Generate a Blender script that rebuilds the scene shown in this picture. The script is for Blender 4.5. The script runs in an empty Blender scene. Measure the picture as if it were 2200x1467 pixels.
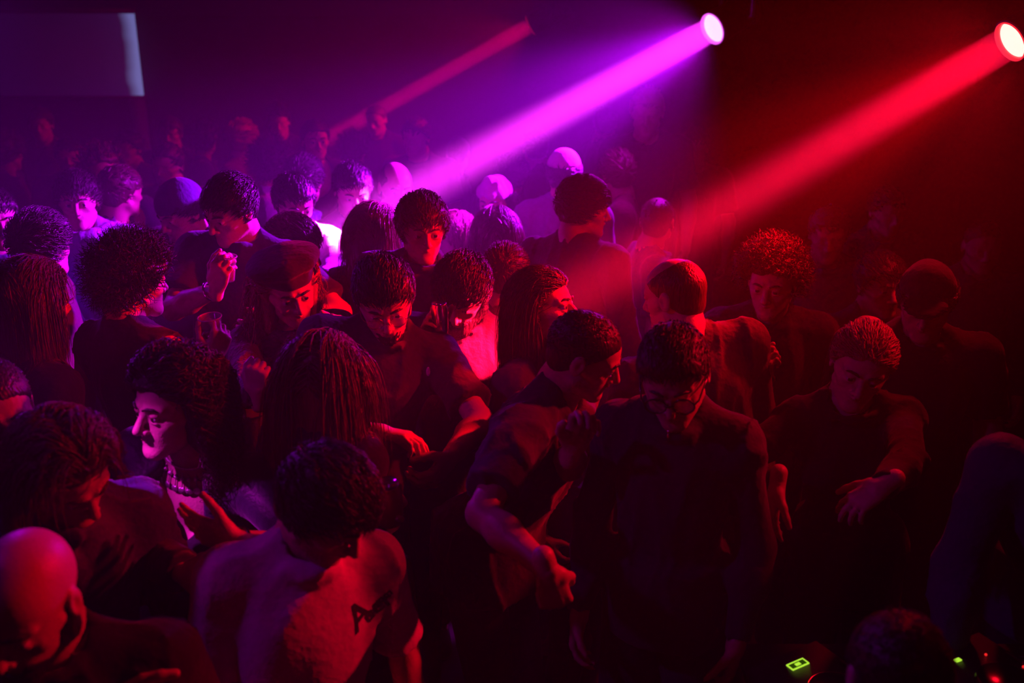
import bpy, math, random
import numpy as np
from mathutils import Vector, Matrix
sc = bpy.context.scene
COL = sc.collection
rad = math.radians

# ------------------------------------------------------------------ camera, air, lights
TH = rad(19.0); FPX = 2139.0; CZ = 2.45
def at(px, py, d):
    """world point seen at photo pixel (px,py), d metres along the view axis"""
    x = (px-1100)/FPX*d; yc = (733.5-py)/FPX*d
    return np.array([x, yc*math.sin(TH)+d*math.cos(TH), CZ+yc*math.cos(TH)-d*math.sin(TH)])
cam = bpy.data.objects.new('camera', bpy.data.cameras.new('camera')); COL.objects.link(cam)
cam.location = (0, 0, CZ); cam.rotation_euler = (math.pi/2-TH, 0, 0)
cam.data.lens = 35; cam.data.sensor_width = 36; cam.data.clip_start = .05
cam.data.dof.use_dof = True; cam.data.dof.focus_distance = 3.0; cam.data.dof.aperture_fstop = 2.4
sc.camera = cam
sc.view_settings.view_transform = 'Standard'; sc.view_settings.look = 'None'
sc.view_settings.gamma = 1; sc.view_settings.use_curve_mapping = False
sc.view_settings.exposure = 0.0
world = bpy.data.worlds.new('club_air'); sc.world = world; world.use_nodes = True
nt = world.node_tree; nt.nodes.clear()
wo = nt.nodes.new('ShaderNodeOutputWorld'); wv = nt.nodes.new('ShaderNodeVolumeScatter')
wv.inputs['Density'].default_value = .034; wv.inputs['Anisotropy'].default_value = .25
nt.links.new(wv.outputs[0], wo.inputs['Volume'])
sc.cycles.max_bounces = 2; sc.cycles.diffuse_bounces = 1; sc.cycles.glossy_bounces = 1
sc.cycles.transmission_bounces = 3; sc.cycles.volume_bounces = 0; sc.cycles.transparent_max_bounces = 8; sc.cycles.use_adaptive_sampling = True; sc.cycles.adaptive_threshold = .05; sc.cycles.adaptive_min_samples = 14
sc.cycles.caustics_reflective = False; sc.cycles.caustics_refractive = False
sc.cycles.sample_clamp_indirect = 2.0

def lamp(name, loc, tgt, col, watts, kind, size, ang, blend=1.0):
    l = bpy.data.lights.new(name, kind); l.color = col; l.energy = watts
    if kind == 'AREA': l.shape = 'DISK'; l.size = size; l.spread = rad(ang)
    else: l.spot_size = rad(ang); l.shadow_soft_size = size; l.spot_blend = blend
    o = bpy.data.objects.new(name, l); COL.objects.link(o); o.location = Vector(loc)
    o.rotation_euler = (Vector(tgt)-Vector(loc)).to_track_quat('-Z', 'Y').to_euler()
    return o
# three lamps seen in the picture (lens centres and what they point at)
LAMP_FAR, AIM_FAR = at(1135, 57, 7.3), at(700, 300, 7.9)
LAMP_MID, AIM_MID = at(1523, 66, 4.9), at(688, 520, 4.15)
LAMP_NEAR, AIM_NEAR = at(2158, 97, 3.2), at(1225, 640, 3.12)
BEAMS = [
 # name, lens, aim, colour, watts, kind, size, angle, blend
 ('far_beam', LAMP_FAR, AIM_FAR, (1,.0,.16), 16, 'AREA', .115, 2.0, 1),
 ('far_lobe', LAMP_FAR, AIM_FAR, (1,.0,.11), 130, 'SPOT', .05, 110, 1),
 ('mid_beam', LAMP_MID, AIM_MID, (1,.03,1), 50, 'AREA', .125, 6.0, 1),
 ('mid_halo', LAMP_MID, AIM_MID, (.46,.002,1), 3600, 'SPOT', .06, 44, 1),
 ('mid_lobe', LAMP_MID, AIM_MID, (.68,.0,1), 270, 'SPOT', .05, 104, 1),
 ('near_beam', LAMP_NEAR, AIM_NEAR, (1,.003,.045), 27, 'AREA', .112, 8.5, 1),
 ('near_halo', LAMP_NEAR, AIM_NEAR, (1,.0,.006), 850, 'SPOT', .05, 44, 1),
 ('near_lobe', LAMP_NEAR, AIM_NEAR, (1,.0,.012), 70, 'SPOT', .05, 150, 1),
]
for b in BEAMS: lamp(*b)
# lamps of the same rig outside the picture: violet at the left, red at the right; plus an added dim red front fill
SIDE_LEFT = np.array([-2.0, 1.5, 3.0])
SIDE_BACK = np.array([-2.9, 5.0, 2.8])
SIDE_RIGHT = np.array([2.5, 2.85, 2.85])
FRONT_FILL = np.array([1.5, .1, 2.7])
lamp('side_lobe', SIDE_LEFT, (-.2, 2.1, 1.3), (.62,.0,1), 20, 'SPOT', .06, 64, 1)
lamp('side_beam', SIDE_LEFT, at(352, 1045, 2.25), (1,.015,1), 480, 'SPOT', .03, 8, 1)
lamp('side_back_lobe', SIDE_BACK, (-.75, 2.0, 1.4), (.42,.0,1), 150, 'SPOT', .06, 34, 1)
lamp('side_right_lobe', SIDE_RIGHT, (-.5, 2.0, 1.45), (1,.0,.02), 460, 'SPOT', .05, 40, 1)
lamp('ceiling_back_lobe', (.6, 6.9, 3.1), (-1.5, 5.6, 1.5), (1,.0,.03), 240, 'SPOT', .05, 46, 1)
lamp('front_fill', FRONT_FILL, (-.6, 2.8, 1.3), (1,.0,.05), 3.5, 'SPOT', .08, 110, 1)  # added fill, stands in for the dim red glow scattered by the haze

# ------------------------------------------------------------------ materials
def mat(name, col, rough=.6, spec=.4, bump=0, bscale=40, metal=0, emit=None, estr=0, trans=0, sheen=0, stretch=None, var=0):
    m = bpy.data.materials.new(name); m.use_nodes = True; n = m.node_tree; p = n.nodes['Principled BSDF']
    p.inputs['Base Color'].default_value = (*col, 1); p.inputs['Roughness'].default_value = rough
    p.inputs['Specular IOR Level'].default_value = spec; p.inputs['Metallic'].default_value = metal
    p.inputs['Transmission Weight'].default_value = trans
    if sheen: p.inputs['Sheen Weight'].default_value = sheen
    if emit: p.inputs['Emission Color'].default_value = (*emit, 1); p.inputs['Emission Strength'].default_value = estr
    if bump or var:
        tc = n.nodes.new('ShaderNodeTexCoord'); mp = n.nodes.new('ShaderNodeMapping'); ns = n.nodes.new('ShaderNodeTexNoise')
        n.links.new(tc.outputs['Object'], mp.inputs[0]); n.links.new(mp.outputs[0], ns.inputs['Vector'])
        if stretch: mp.inputs['Scale'].default_value = stretch
        ns.inputs['Scale'].default_value = bscale; ns.inputs['Detail'].default_value = 2
        if bump:
            b = n.nodes.new('ShaderNodeBump'); b.inputs['Strength'].default_value = bump; b.inputs['Distance'].default_value = .01
            n.links.new(ns.outputs[0], b.inputs['Height']); n.links.new(b.outputs[0], p.inputs['Normal'])
        if var:
            mx = n.nodes.new('ShaderNodeMix'); mx.data_type = 'RGBA'
            mx.inputs[6].default_value = (*[c*(1-var) for c in col], 1); mx.inputs[7].default_value = (*[min(1, c*(1+var)) for c in col], 1)
            n.links.new(ns.outputs[0], mx.inputs[0]); n.links.new(mx.outputs[2], p.inputs['Base Color'])
    return m
SKIN = [mat('skin_light', (.62,.40,.31), .48, .45, .12, 160, var=.06), mat('skin_warm', (.52,.32,.23), .45, .5, .12, 160, var=.06), mat('skin_tan', (.42,.25,.17), .45, .5, .12, 160, var=.06)]
HAIR = {'dark': mat('hair_dark', (.020,.014,.011), .42, .45, .5, 30, stretch=(6,6,1)), 'brown': mat('hair_brown', (.075,.040,.022), .40, .5, .5, 30, stretch=(6,6,1)),
        'blond': mat('hair_blond', (.36,.23,.11), .42, .5, .5, 30, stretch=(6,6,1)), 'auburn': mat('hair_auburn', (.13,.042,.018), .36, .5, .5, 30, stretch=(6,6,1)),
        'grey': mat('hair_grey', (.22,.19,.17), .5, .4, .4, 60)}
_cl = {}
def cloth(col, rough=.85, bump=.35, spec=.2, scale=60):
    k = (col, rough, bump)
    if k not in _cl: _cl[k] = mat('fabric', col, rough, spec, bump, scale, sheen=.15, var=.12)
    return _cl[k]
BLACK = cloth((.018,.018,.022)); NAVY = cloth((.03,.035,.09)); DENIM = cloth((.03,.04,.075), scale=120)
M_EYE = mat('eye_white', (.75,.72,.7), .2, .6); M_IRIS = mat('iris', (.03,.018,.012), .15, .7)
M_LIP = mat('lips', (.42,.13,.11), .4, .5)
M_METAL = mat('polished_metal', (.8,.78,.75), .18, .5, metal=1); M_BLKMETAL = mat('black_housing', (.02,.02,.022), .45, .4, bump=.1, bscale=90)
M_GLASS = mat('clear_plastic', (.9,.9,.92), .08, .8); M_GLASS.node_tree.nodes['Principled BSDF'].inputs['Alpha'].default_value = .16; M_WIRE = mat('wire_frame', (.6,.45,.3), .2, .6, metal=1)
M_FRAME = mat('black_acetate', (.012,.01,.01), .2, .6); M_COIN = mat('silver_coin', (.75,.73,.72), .3, .5, bump=.4, bscale=400, metal=.85)
M_SHOE = mat('shoe_leather', (.03,.025,.022), .5, .4, bump=.2)

# ------------------------------------------------------------------ mesh helpers
def mesh_np(name, V, Fq, material, smooth=True):
    me = bpy.data.meshes.new(name); V = np.asarray(V, np.float32); Fq = np.asarray(Fq, np.int32)
    k = Fq.shape[1]; me.vertices.add(len(V)); me.vertices.foreach_set('co', V.ravel())
    me.loops.add(Fq.size); me.loops.foreach_set('vertex_index', Fq.ravel())
    me.polygons.add(len(Fq)); me.polygons.foreach_set('loop_start', np.arange(0, Fq.size, k, dtype=np.int32))
    me.polygons.foreach_set('loop_total', np.full(len(Fq), k, np.int32))
    if smooth: me.polygons.foreach_set('use_smooth', np.ones(len(Fq), bool))
    for m in (material if isinstance(material, (list, tuple)) else [material]): me.materials.append(m)
    me.update(calc_edges=True); me.validate(); return me
def obj(name, me, parent=None, loc=None):
    o = bpy.data.objects.new(name, me); COL.objects.link(o)
    if parent is not None: o.parent = parent
    if loc is not None: o.location = Vector(loc)
    return o
def tag(o, label=None, cat=None, group=None, kind=None):
    if label: o['label'] = label
    if cat: o['category'] = cat
    if group: o['group'] = group
    if kind: o['kind'] = kind
    return o
def empty(name, loc, rz=0):
    o = bpy.data.objects.new(name, None); COL.objects.link(o); o.location = Vector(loc); o.rotation_euler = (0,0,rz); o.empty_display_size = .1; return o
class Soup:
    """collects quads (or tris written as quads) for one mesh"""
    def __init__(s): s.V = []; s.F = []; s.n = 0
    def add(s, V, Fq):
        V = np.asarray(V, float); Fq = np.asarray(Fq)
        s.V.append(V); s.F.append(Fq+s.n); s.n += len(V); return s
    def box(s, lo, hi, R=None, c=None):
        lo = np.array(lo, float); hi = np.array(hi, float)
        v = np.array([[(lo, hi)[i][0], (lo, hi)[j][1], (lo, hi)[k][2]] for i in (0,1) for j in (0,1) for k in (0,1)])
        if R is not None: v = v@np.asarray(R)
        if c is not None: v = v+np.asarray(c)
        return s.add(v, [(0,1,3,2),(4,6,7,5),(0,4,5,1),(2,3,7,6),(0,2,6,4),(1,5,7,3)])
    def tube(s, pts, rs, n=8, closed=False, cap=True):
        pts = np.asarray(pts, float); m = len(pts); rs = np.broadcast_to(np.asarray(rs, float), (m,))
        if closed: T = np.roll(pts,-1,0)-np.roll(pts,1,0)
        else: T = np.gradient(pts, axis=0)
        T /= np.linalg.norm(T, axis=1, keepdims=True)+1e-9
        up = np.array([0,0,1.]) if abs(T[0][2]) < .9 else np.array([1.,0,0]); V = []
        B = np.cross(up, T[0]); B /= np.linalg.norm(B)
        for i in range(m):
            B = B-T[i]*(B@T[i]); B /= np.linalg.norm(B)+1e-9; N = np.cross(T[i], B)
            for j in range(n):
                a = 2*math.pi*j/n; V.append(pts[i]+rs[i]*(math.cos(a)*B+math.sin(a)*N))
        Fq = []
        for i in range(m if closed else m-1):
            a = i*n; b = ((i+1) % m)*n
            for j in range(n): Fq.append((a+j, b+j, b+(j+1)%n, a+(j+1)%n)[::-1])
        if cap and not closed:
            for i, fl in ((0,0),(m-1,1)):
                V.append(pts[i]); c = len(V)-1
                for j in range(0, n, 2):
                    q = (i*n+j, i*n+(j+1)%n, i*n+(j+2)%n, c); Fq.append(q if fl else q[::-1])
        return s.add(V, Fq)
    def lathe(s, prof, R, c, n=32):
        """prof: (r,z) list; R rows = local x,y,z axes in world"""
        V = [np.array([r*math.cos(2*math.pi*j/n), r*math.sin(2*math.pi*j/n), z])@R+c for r, z in prof for j in range(n)]
        Fq = [(i*n+j, i*n+(j+1)%n, (i+1)*n+(j+1)%n, (i+1)*n+j) for i in range(len(prof)-1) for j in range(n)]
        return s.add(V, Fq)
    def ball(s, c, r, n=12, sc_=(1,1,1), R=None):
        V = []; m = n//2
        for i in range(m+1):
            t = math.pi*i/m
            for j in range(n):
                a = 2*math.pi*j/n; V.append([r*sc_[0]*math.sin(t)*math.cos(a), r*sc_[1]*math.sin(t)*math.sin(a), r*sc_[2]*math.cos(t)])
        V = np.array(V)
        if R is not None: V = V@R
        return s.add(V+c, [(i*n+j, (i+1)*n+j, (i+1)*n+(j+1)%n, i*n+(j+1)%n) for i in range(m) for j in range(n)])
    def make(s, name, material, parent=None, origin=(0,0,0), smooth=True):
        return obj(name, mesh_np(name, np.concatenate(s.V)-np.asarray(origin), np.concatenate(s.F), material, smooth), parent)

# ------------------------------------------------------------------ implicit surfaces (smooth unions of limbs) meshed with surface nets
def A(*v): return np.array(v, float)
def nrm(v): v = np.asarray(v, float); return v/(np.linalg.norm(v)+1e-12)
def cone(a, b, r1, r2, k=.02, op='+'): return ('c', np.asarray(a, float), np.asarray(b, float), r1, r2, k, op)
def cyl(a, b, r1, r2, k=.008, op='+'): return ('y', np.asarray(a, float), np.asarray(b, float), r1, r2, k, op)
def ell(c, r, R=None, k=.02, op='+'): return ('e', np.asarray(c, float), np.asarray(r, float), np.eye(3) if R is None else R, 0, k, op)
def plane(p, n, k=.01): return ('p', np.asarray(p, float), nrm(n), 0, 0, k, '&')       # keeps the side the normal points away from
def func(f, k=.01): return ('f', f, 0, 0, 0, k, '&')
def bbox(p):
    t = p[0]
    if t in 'cy': return np.minimum(p[1]-p[3], p[2]-p[4]), np.maximum(p[1]+p[3], p[2]+p[4])
    if t == 'e': h = np.sqrt(((p[2][:, None]*p[3])**2).sum(0)); return p[1]-h, p[1]+h
    return None
def sdf(p, X, Y, Z):
    t = p[0]
    if t in 'cy':
        a, b, r1, r2 = p[1:5]; ba = b-a; L2 = ba@ba+1e-12
        px, py, pz = X-a[0], Y-a[1], Z-a[2]
        h0 = (px*ba[0]+py*ba[1]+pz*ba[2])/L2; h = np.clip(h0, 0, 1)
        dx, dy, dz = px-h*ba[0], py-h*ba[1], pz-h*ba[2]
        if t == 'c': return np.sqrt(dx*dx+dy*dy+dz*dz)-(r1+(r2-r1)*h)
        L = math.sqrt(L2); dx, dy, dz = px-h0*ba[0], py-h0*ba[1], pz-h0*ba[2]
        return np.maximum(np.sqrt(dx*dx+dy*dy+dz*dz)-(r1+(r2-r1)*h), np.maximum(-h0*L, (h0-1)*L))
    if t == 'e':
        c, r, R = p[1:4]; px, py, pz = X-c[0], Y-c[1], Z-c[2]
        q = [(px*R[i][0]+py*R[i][1]+pz*R[i][2])/r[i] for i in range(3)]
        k0 = np.sqrt(q[0]**2+q[1]**2+q[2]**2)+1e-6
        k1 = np.sqrt((q[0]/r[0])**2+(q[1]/r[1])**2+(q[2]/r[2])**2)+1e-6
        return k0*(k0-1)/k1
    if t == 'p': n = p[2]; return (X-p[1][0])*n[0]+(Y-p[1][1])*n[1]+(Z-p[1][2])*n[2]
    if t == 'f': return p[1](X, Y, Z)
def wob(seed, f):
    r = np.random.RandomState(seed); K = r.normal(size=(5,3)); K /= np.linalg.norm(K, axis=1, keepdims=True); K = K*np.asarray(f); ph = r.uniform(0, 6.28, 5)
    def g(X, Y, Z):
        s = 0
        for i in range(5):
            s = s+np.sin(K[i,0]*X+K[i,1]*Y+K[i,2]*Z+ph[i]+.9*np.sin(K[(i+2)%5,0]*X*.6+K[(i+2)%5,1]*Y*.6+K[(i+2)%5,2]*Z*.6+ph[(i+1)%5]))
        return s/2.5
    return g
EC = [((0,0,0),(1,0,0)),((0,1,0),(1,1,0)),((0,0,1),(1,0,1)),((0,1,1),(1,1,1)),((0,0,0),(0,1,0)),((1,0,0),(1,1,0)),((0,0,1),(0,1,1)),((1,0,1),(1,1,1)),((0,0,0),(0,0,1)),((1,0,0),(1,0,1)),((0,1,0),(0,1,1)),((1,1,0),(1,1,1))]
def nets(prims, res, disp=None, lo=None, hi=None):
    bb = [bbox(p) for p in prims if p[6] == '+']
    l = np.min([b[0] for b in bb], 0)-res*2-.012; h = np.max([b[1] for b in bb], 0)+res*2+.012
    if lo is not None: l = np.maximum(l, lo)
    if hi is not None: h = np.minimum(h, hi)
    n = np.maximum(np.ceil((h-l)/res).astype(int)+1, 4)
    ax = [(l[i]+np.arange(n[i])*res).astype(np.float32) for i in range(3)]
    F = np.full(n, .5, np.float32)
    for p in prims:
        k = p[5]; b = bbox(p)
        if b is None: s = (slice(None),)*3
        else:
            m = k+3*res; i0 = np.clip(np.floor((b[0]-m-l)/res).astype(int), 0, n); i1 = np.clip(np.ceil((b[1]+m-l)/res).astype(int)+1, 0, n)
            if (i1 <= i0).any(): continue
            s = tuple(slice(i0[i], i1[i]) for i in range(3))
        X, Y, Z = ax[0][s[0]][:,None,None], ax[1][s[1]][None,:,None], ax[2][s[2]][None,None,:]
        d = sdf(p, X, Y, Z); f = F[s]
        if p[6] == '+': hh = np.clip(.5+.5*(f-d)/k, 0, 1); F[s] = f+(d-f)*hh-k*hh*(1-hh)
        else:
            if p[6] == '-': d = -d
            hh = np.clip(.5+.5*(d-f)/k, 0, 1); F[s] = f+(d-f)*hh+k*hh*(1-hh)
    if disp: F = F+disp(ax[0][:,None,None], ax[1][None,:,None], ax[2][None,None,:]).astype(np.float32)
    F[0]=F[-1]=.3; F[:,0]=F[:,-1]=.3; F[:,:,0]=F[:,:,-1]=.3
    I = F < 0; c = np.zeros(n-1, np.int8)
    for i in (0,1):
        for j in (0,1):
            for k in (0,1): c += I[i:n[0]-1+i, j:n[1]-1+j, k:n[2]-1+k]
    act = (c > 0) & (c < 8); ci = np.argwhere(act)
    if len(ci) == 0: return np.zeros((0,3)), np.zeros((0,4), int)
    idx = np.full(n-1, -1, np.int64); idx[act] = np.arange(len(ci))
    S = np.zeros((len(ci),3)); W = np.zeros(len(ci))
    for a, b in EC:
        fa = F[ci[:,0]+a[0], ci[:,1]+a[1], ci[:,2]+a[2]]; fb = F[ci[:,0]+b[0], ci[:,1]+b[1], ci[:,2]+b[2]]
        cr = (fa < 0) != (fb < 0); t = np.where(cr, fa/(fa-fb+1e-20), 0)
        S += np.where(cr[:,None], np.array(a)+t[:,None]*(np.array(b)-np.array(a)), 0); W += cr
    V = l+(ci+S/W[:,None])*res; Q = []
    for d in range(3):
        u, v = (d+1)%3, (d+2)%3
        s0 = [slice(1, n[i]-1) for i in range(3)]; s0[d] = slice(0, n[d]-1); s1 = list(s0); s1[d] = slice(1, n[d])
        x = I[tuple(s0)] != I[tuple(s1)]; e = np.argwhere(x); off = np.array([1,1,1]); off[d] = 0; e = e+off
        ins = I[e[:,0], e[:,1], e[:,2]]; du = np.zeros(3, int); du[u] = 1; dv = np.zeros(3, int); dv[v] = 1
        g = lambda q: idx[q[:,0], q[:,1], q[:,2]]
        q = np.stack([g(e-du-dv), g(e-dv), g(e), g(e-du)], 1); q[~ins] = q[~ins][:, ::-1]; Q.append(q)
    Q = np.concatenate(Q); Q = Q[(Q >= 0).all(1)]
    return V, Q

# ------------------------------------------------------------------ people
UP = A(0,0,1)
def head_frame(yaw, pitch, roll):
    y, p, r = rad(yaw), rad(pitch), rad(roll)
    Fv = A(math.sin(y)*math.cos(p), -math.cos(y)*math.cos(p), -math.sin(p))
    Lv = nrm(np.cross(UP, Fv)); Uv = np.cross(Fv, Lv)
    L2 = Lv*math.cos(r)+Uv*math.sin(r); U2 = Uv*math.cos(r)-Lv*math.sin(r)
    return L2, Fv, U2
HL_Y = [-.12,-.06,-.02,.01,.035,.06,.09]; HL_Z = [-.075,-.07,-.035,.005,.03,.055,.068]
def hand_prims(W, d, n, side, curl=.4, s=1.0, spread=.0, thumb=.5, point=None):
    """W wrist, d towards the fingers, n towards the palm, side +1 left hand / -1 right hand"""
    d = nrm(d); n = nrm(n-d*(n@d)); t = np.cross(n, d)*side     # thumb side
    P_ = []; off = [.029,.010,-.010,-.028]; ml = [.092,.094,.088,.080]; fl = [.072,.080,.074,.058]; fr = [.0098,.0100,.0096,.0085]
    P_.append(cone(W-d*.03, W+d*.02, .026*s, .026*s, .02))
    P_.append(ell(W+d*.05*s, A(.046,.038,.0155)*s, np.array([d,t,n]), .012))
    for i in range(4):
        c = curl if np.isscalar(curl) else curl[i]
        k = W+d*ml[i]*s+t*off[i]*s
        P_.append(cone(W+t*off[i]*.55*s+d*.012*s, k, .0135*s, .0118*s, .008))
        ang = rad(8); p = k; dd = nrm(d+t*spread*(1.5-i)*.12)
        for j, (fr_, a) in enumerate(((.46,62),(.31,88),(.25,60))):
            ang += rad(a)*c; q = p+(dd*math.cos(ang)+n*math.sin(ang))*fl[i]*fr_*s
            P_.append(cone(p, q, fr[i]*(1-.10*j)*s, fr[i]*(.9-.10*j)*s, .0035)); p = q
    b = W+d*.028*s+t*.026*s; v = nrm(d*.75+t*.75+n*(.15+.55*thumb)); e = b+v*.045*s
    P_.append(cone(W+d*.015*s+t*.012*s, b, .018*s, .017*s, .01)); P_.append(cone(b, e, .0165*s, .0125*s, .008))
    v2 = nrm(v+n*.5*thumb+d*.35-t*.6*thumb); e2 = e+v2*.034*s; P_.append(cone(e, e2, .0118*s, .0108*s, .004))
    v3 = nrm(v2+n*.3*thumb-t*.45*thumb); P_.append(cone(e2, e2+v3*.026*s, .0105*s, .0085*s, .004))
    return P_
def locks(n, hf, t, style, length, curl, rng, caps, rtube=.0032, part=0., steps=None, hl_off=0., zmax=9.):
    """strands of hair grown from the scalp, falling with gravity around head and shoulders"""
    H, L, Fv, U, s = hf; R = np.array([L, Fv, U]); c0 = A(0,-.015,.03)*s; r0 = (A(.076,.094,.086)+t*.55)*s
    u = rng.normal(size=(n*4,3)); u /= np.linalg.norm(u, axis=1, keepdims=True); p = c0+u*r0
    ok = (p[:,2]/s > np.interp(p[:,1]/s, HL_Y, HL_Z)+hl_off) & (p[:,2] < zmax*s); ok &= ~((np.abs(u[:,0]) > .9) & (np.abs(p[:,1]) < .02) & (p[:,2] < .0))
    u = u[ok][:n]; p = p[ok][:n]; n = len(p)
    nl = u/r0; nl /= np.linalg.norm(nl, axis=1, keepdims=True)
    down = A(0,0,-1.); comb = {'fwd': A(0,1,.1), 'back': A(0,-1,-.2), 'down': A(0,-.25,-1), 'side': A(.9,.3,-.2), 'spike': A(0,.2,1)}[style]
    if style == 'down': comb = np.stack([np.sign(p[:,0]-part*s+rng.normal(size=n)*.006)*.9, np.full(n,-.40 if curl and curl[0] > .01 else -.08), np.full(n,-.35)], 1)
    front = (p[:,1] > .015*s)[:,None] if style == 'down' else np.zeros((n,1), bool); comb = np.where(front, np.stack([np.sign(p[:,0]-part*s+rng.normal(size=n)*.006)*.55, np.full(n,-1.1), np.full(n,.1)], 1), comb) if style == 'down' else comb
    v = comb-(np.sum(nl*comb, -1, keepdims=True))*nl+nl*(.05 if style in ('down','back') else .75 if style == 'spike' else .12)+rng.normal(size=(n,3))*.16
    v /= np.linalg.norm(v, axis=1, keepdims=True)
    ln = length*(1+rng.uniform(-.18,.12,n)); m = steps or max(5, int(length/.022)); ds = (ln/m)[:,None]
    g = A(R@(-UP)); path = [p.copy()]; grav = .62 if length > .09 else .10
    rr = (A(.076,.094,.086)+t)*s
    capl = [((a-H)@R.T, (b-H)@R.T, r) for a, b, r in caps]
    for i in range(m):
        v = v+g*grav*min(1, .35+i*.22)*np.where(front & (i < m*.22), 0., 1.)+rng.normal(size=(n,3))*.05; v /= np.linalg.norm(v, axis=1, keepdims=True); p = p+v*ds
        q = (p-c0)/rr; k = np.linalg.norm(q, axis=1, keepdims=True); jit = 1+rng.uniform(0,.035,(n,1)); p = np.where(k < jit, c0+q/np.maximum(k,1e-6)*jit*rr, p)
        if style in ('fwd','back') or (style == 'down' and i < m*.3): q = (p-c0)/rr; k = np.linalg.norm(q, axis=1, keepdims=True); lim = jit+(.05 if style != 'back' else .025); p = np.where(k > lim, c0+q/k*lim*rr, p)
        if length > .09:                                      # keep hair off the face, let it lie on neck and shoulders
            fr = (p[:,1] > .02*s) & (np.abs(p[:,0]) < .085*s) & (p[:,2] < .045*s); p[:,0] = np.where(fr, np.sign(p[:,0])*(.084*s), p[:,0]); p[:,1] = np.where((p[:,1] > .012*s) & (p[:,2] < .01*s) & (p[:,2] > -.22*s) & (np.abs(p[:,0]) < .13*s), .006*s-rng.uniform(0,.02,n)*s, p[:,1])
            for a, b, r in capl:
                ba = b-a; h = np.clip(((p-a)@ba)/(ba@ba+1e-9), 0, 1)[:,None]; w = p-(a+h*ba); dd = np.linalg.norm(w, axis=1, keepdims=True)
                p = np.where(dd < r, a+h*ba+w/np.maximum(dd,1e-6)*r, p)
        path.append(p.copy())
    Pp = np.stack(path, 1); sg_ = np.linalg.norm(np.diff(Pp, axis=1), axis=2).max(1); kp = sg_ < ds[:,0]*3.5; Pp = Pp[kp]; n = len(Pp); S_ = np.linspace(0, 1, m+1)
    T = np.gradient(Pp, axis=1); T /= np.linalg.norm(T, axis=2, keepdims=True)+1e-9
    out = Pp-c0; B = np.cross(T, out); B /= np.linalg.norm(B, axis=2, keepdims=True)+1e-9; N = np.cross(B, T)
    if curl:
        cr, cf = curl; ph = rng.uniform(0, 6.28, (n,1)); sg = rng.choice([-1,1], (n,1)); th = sg*(ph+S_[None]*cf*length*6.28); amp = (cr*np.clip(S_*3, 0, 1)[None]*rng.uniform(.6,1.3,(n,1)))[...,None]
        Pp = Pp+amp*(np.cos(th)[...,None]*B+np.sin(th)[...,None]*N)
        T = np.gradient(Pp, axis=1); T /= np.linalg.norm(T, axis=2, keepdims=True)+1e-9; B = np.cross(T, out); B /= np.linalg.norm(B, axis=2, keepdims=True)+1e-9; N = np.cross(B, T)
    rad_ = (rtube*(1-.8*S_**2)*1.0)[None,:,None]*rng.uniform(.7,1.3,(n,1,1))
    ring = [Pp+rad_*(a*B+b*N) for a, b in ((1.5,-.3),(0,.8),(-1.5,-.3))]
    V = np.stack(ring, 2).reshape(-1,3)@R+H
    i = np.arange(n)[:,None,None]; j = np.arange(m)[None,:,None]; k = np.arange(3)[None,None,:]; K = (m+1)*3
    a = i*K+j*3+k; b = i*K+j*3+(k+1)%3
    return V, np.stack([a, b, b+3, a+3], -1).reshape(-1,4)

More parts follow.
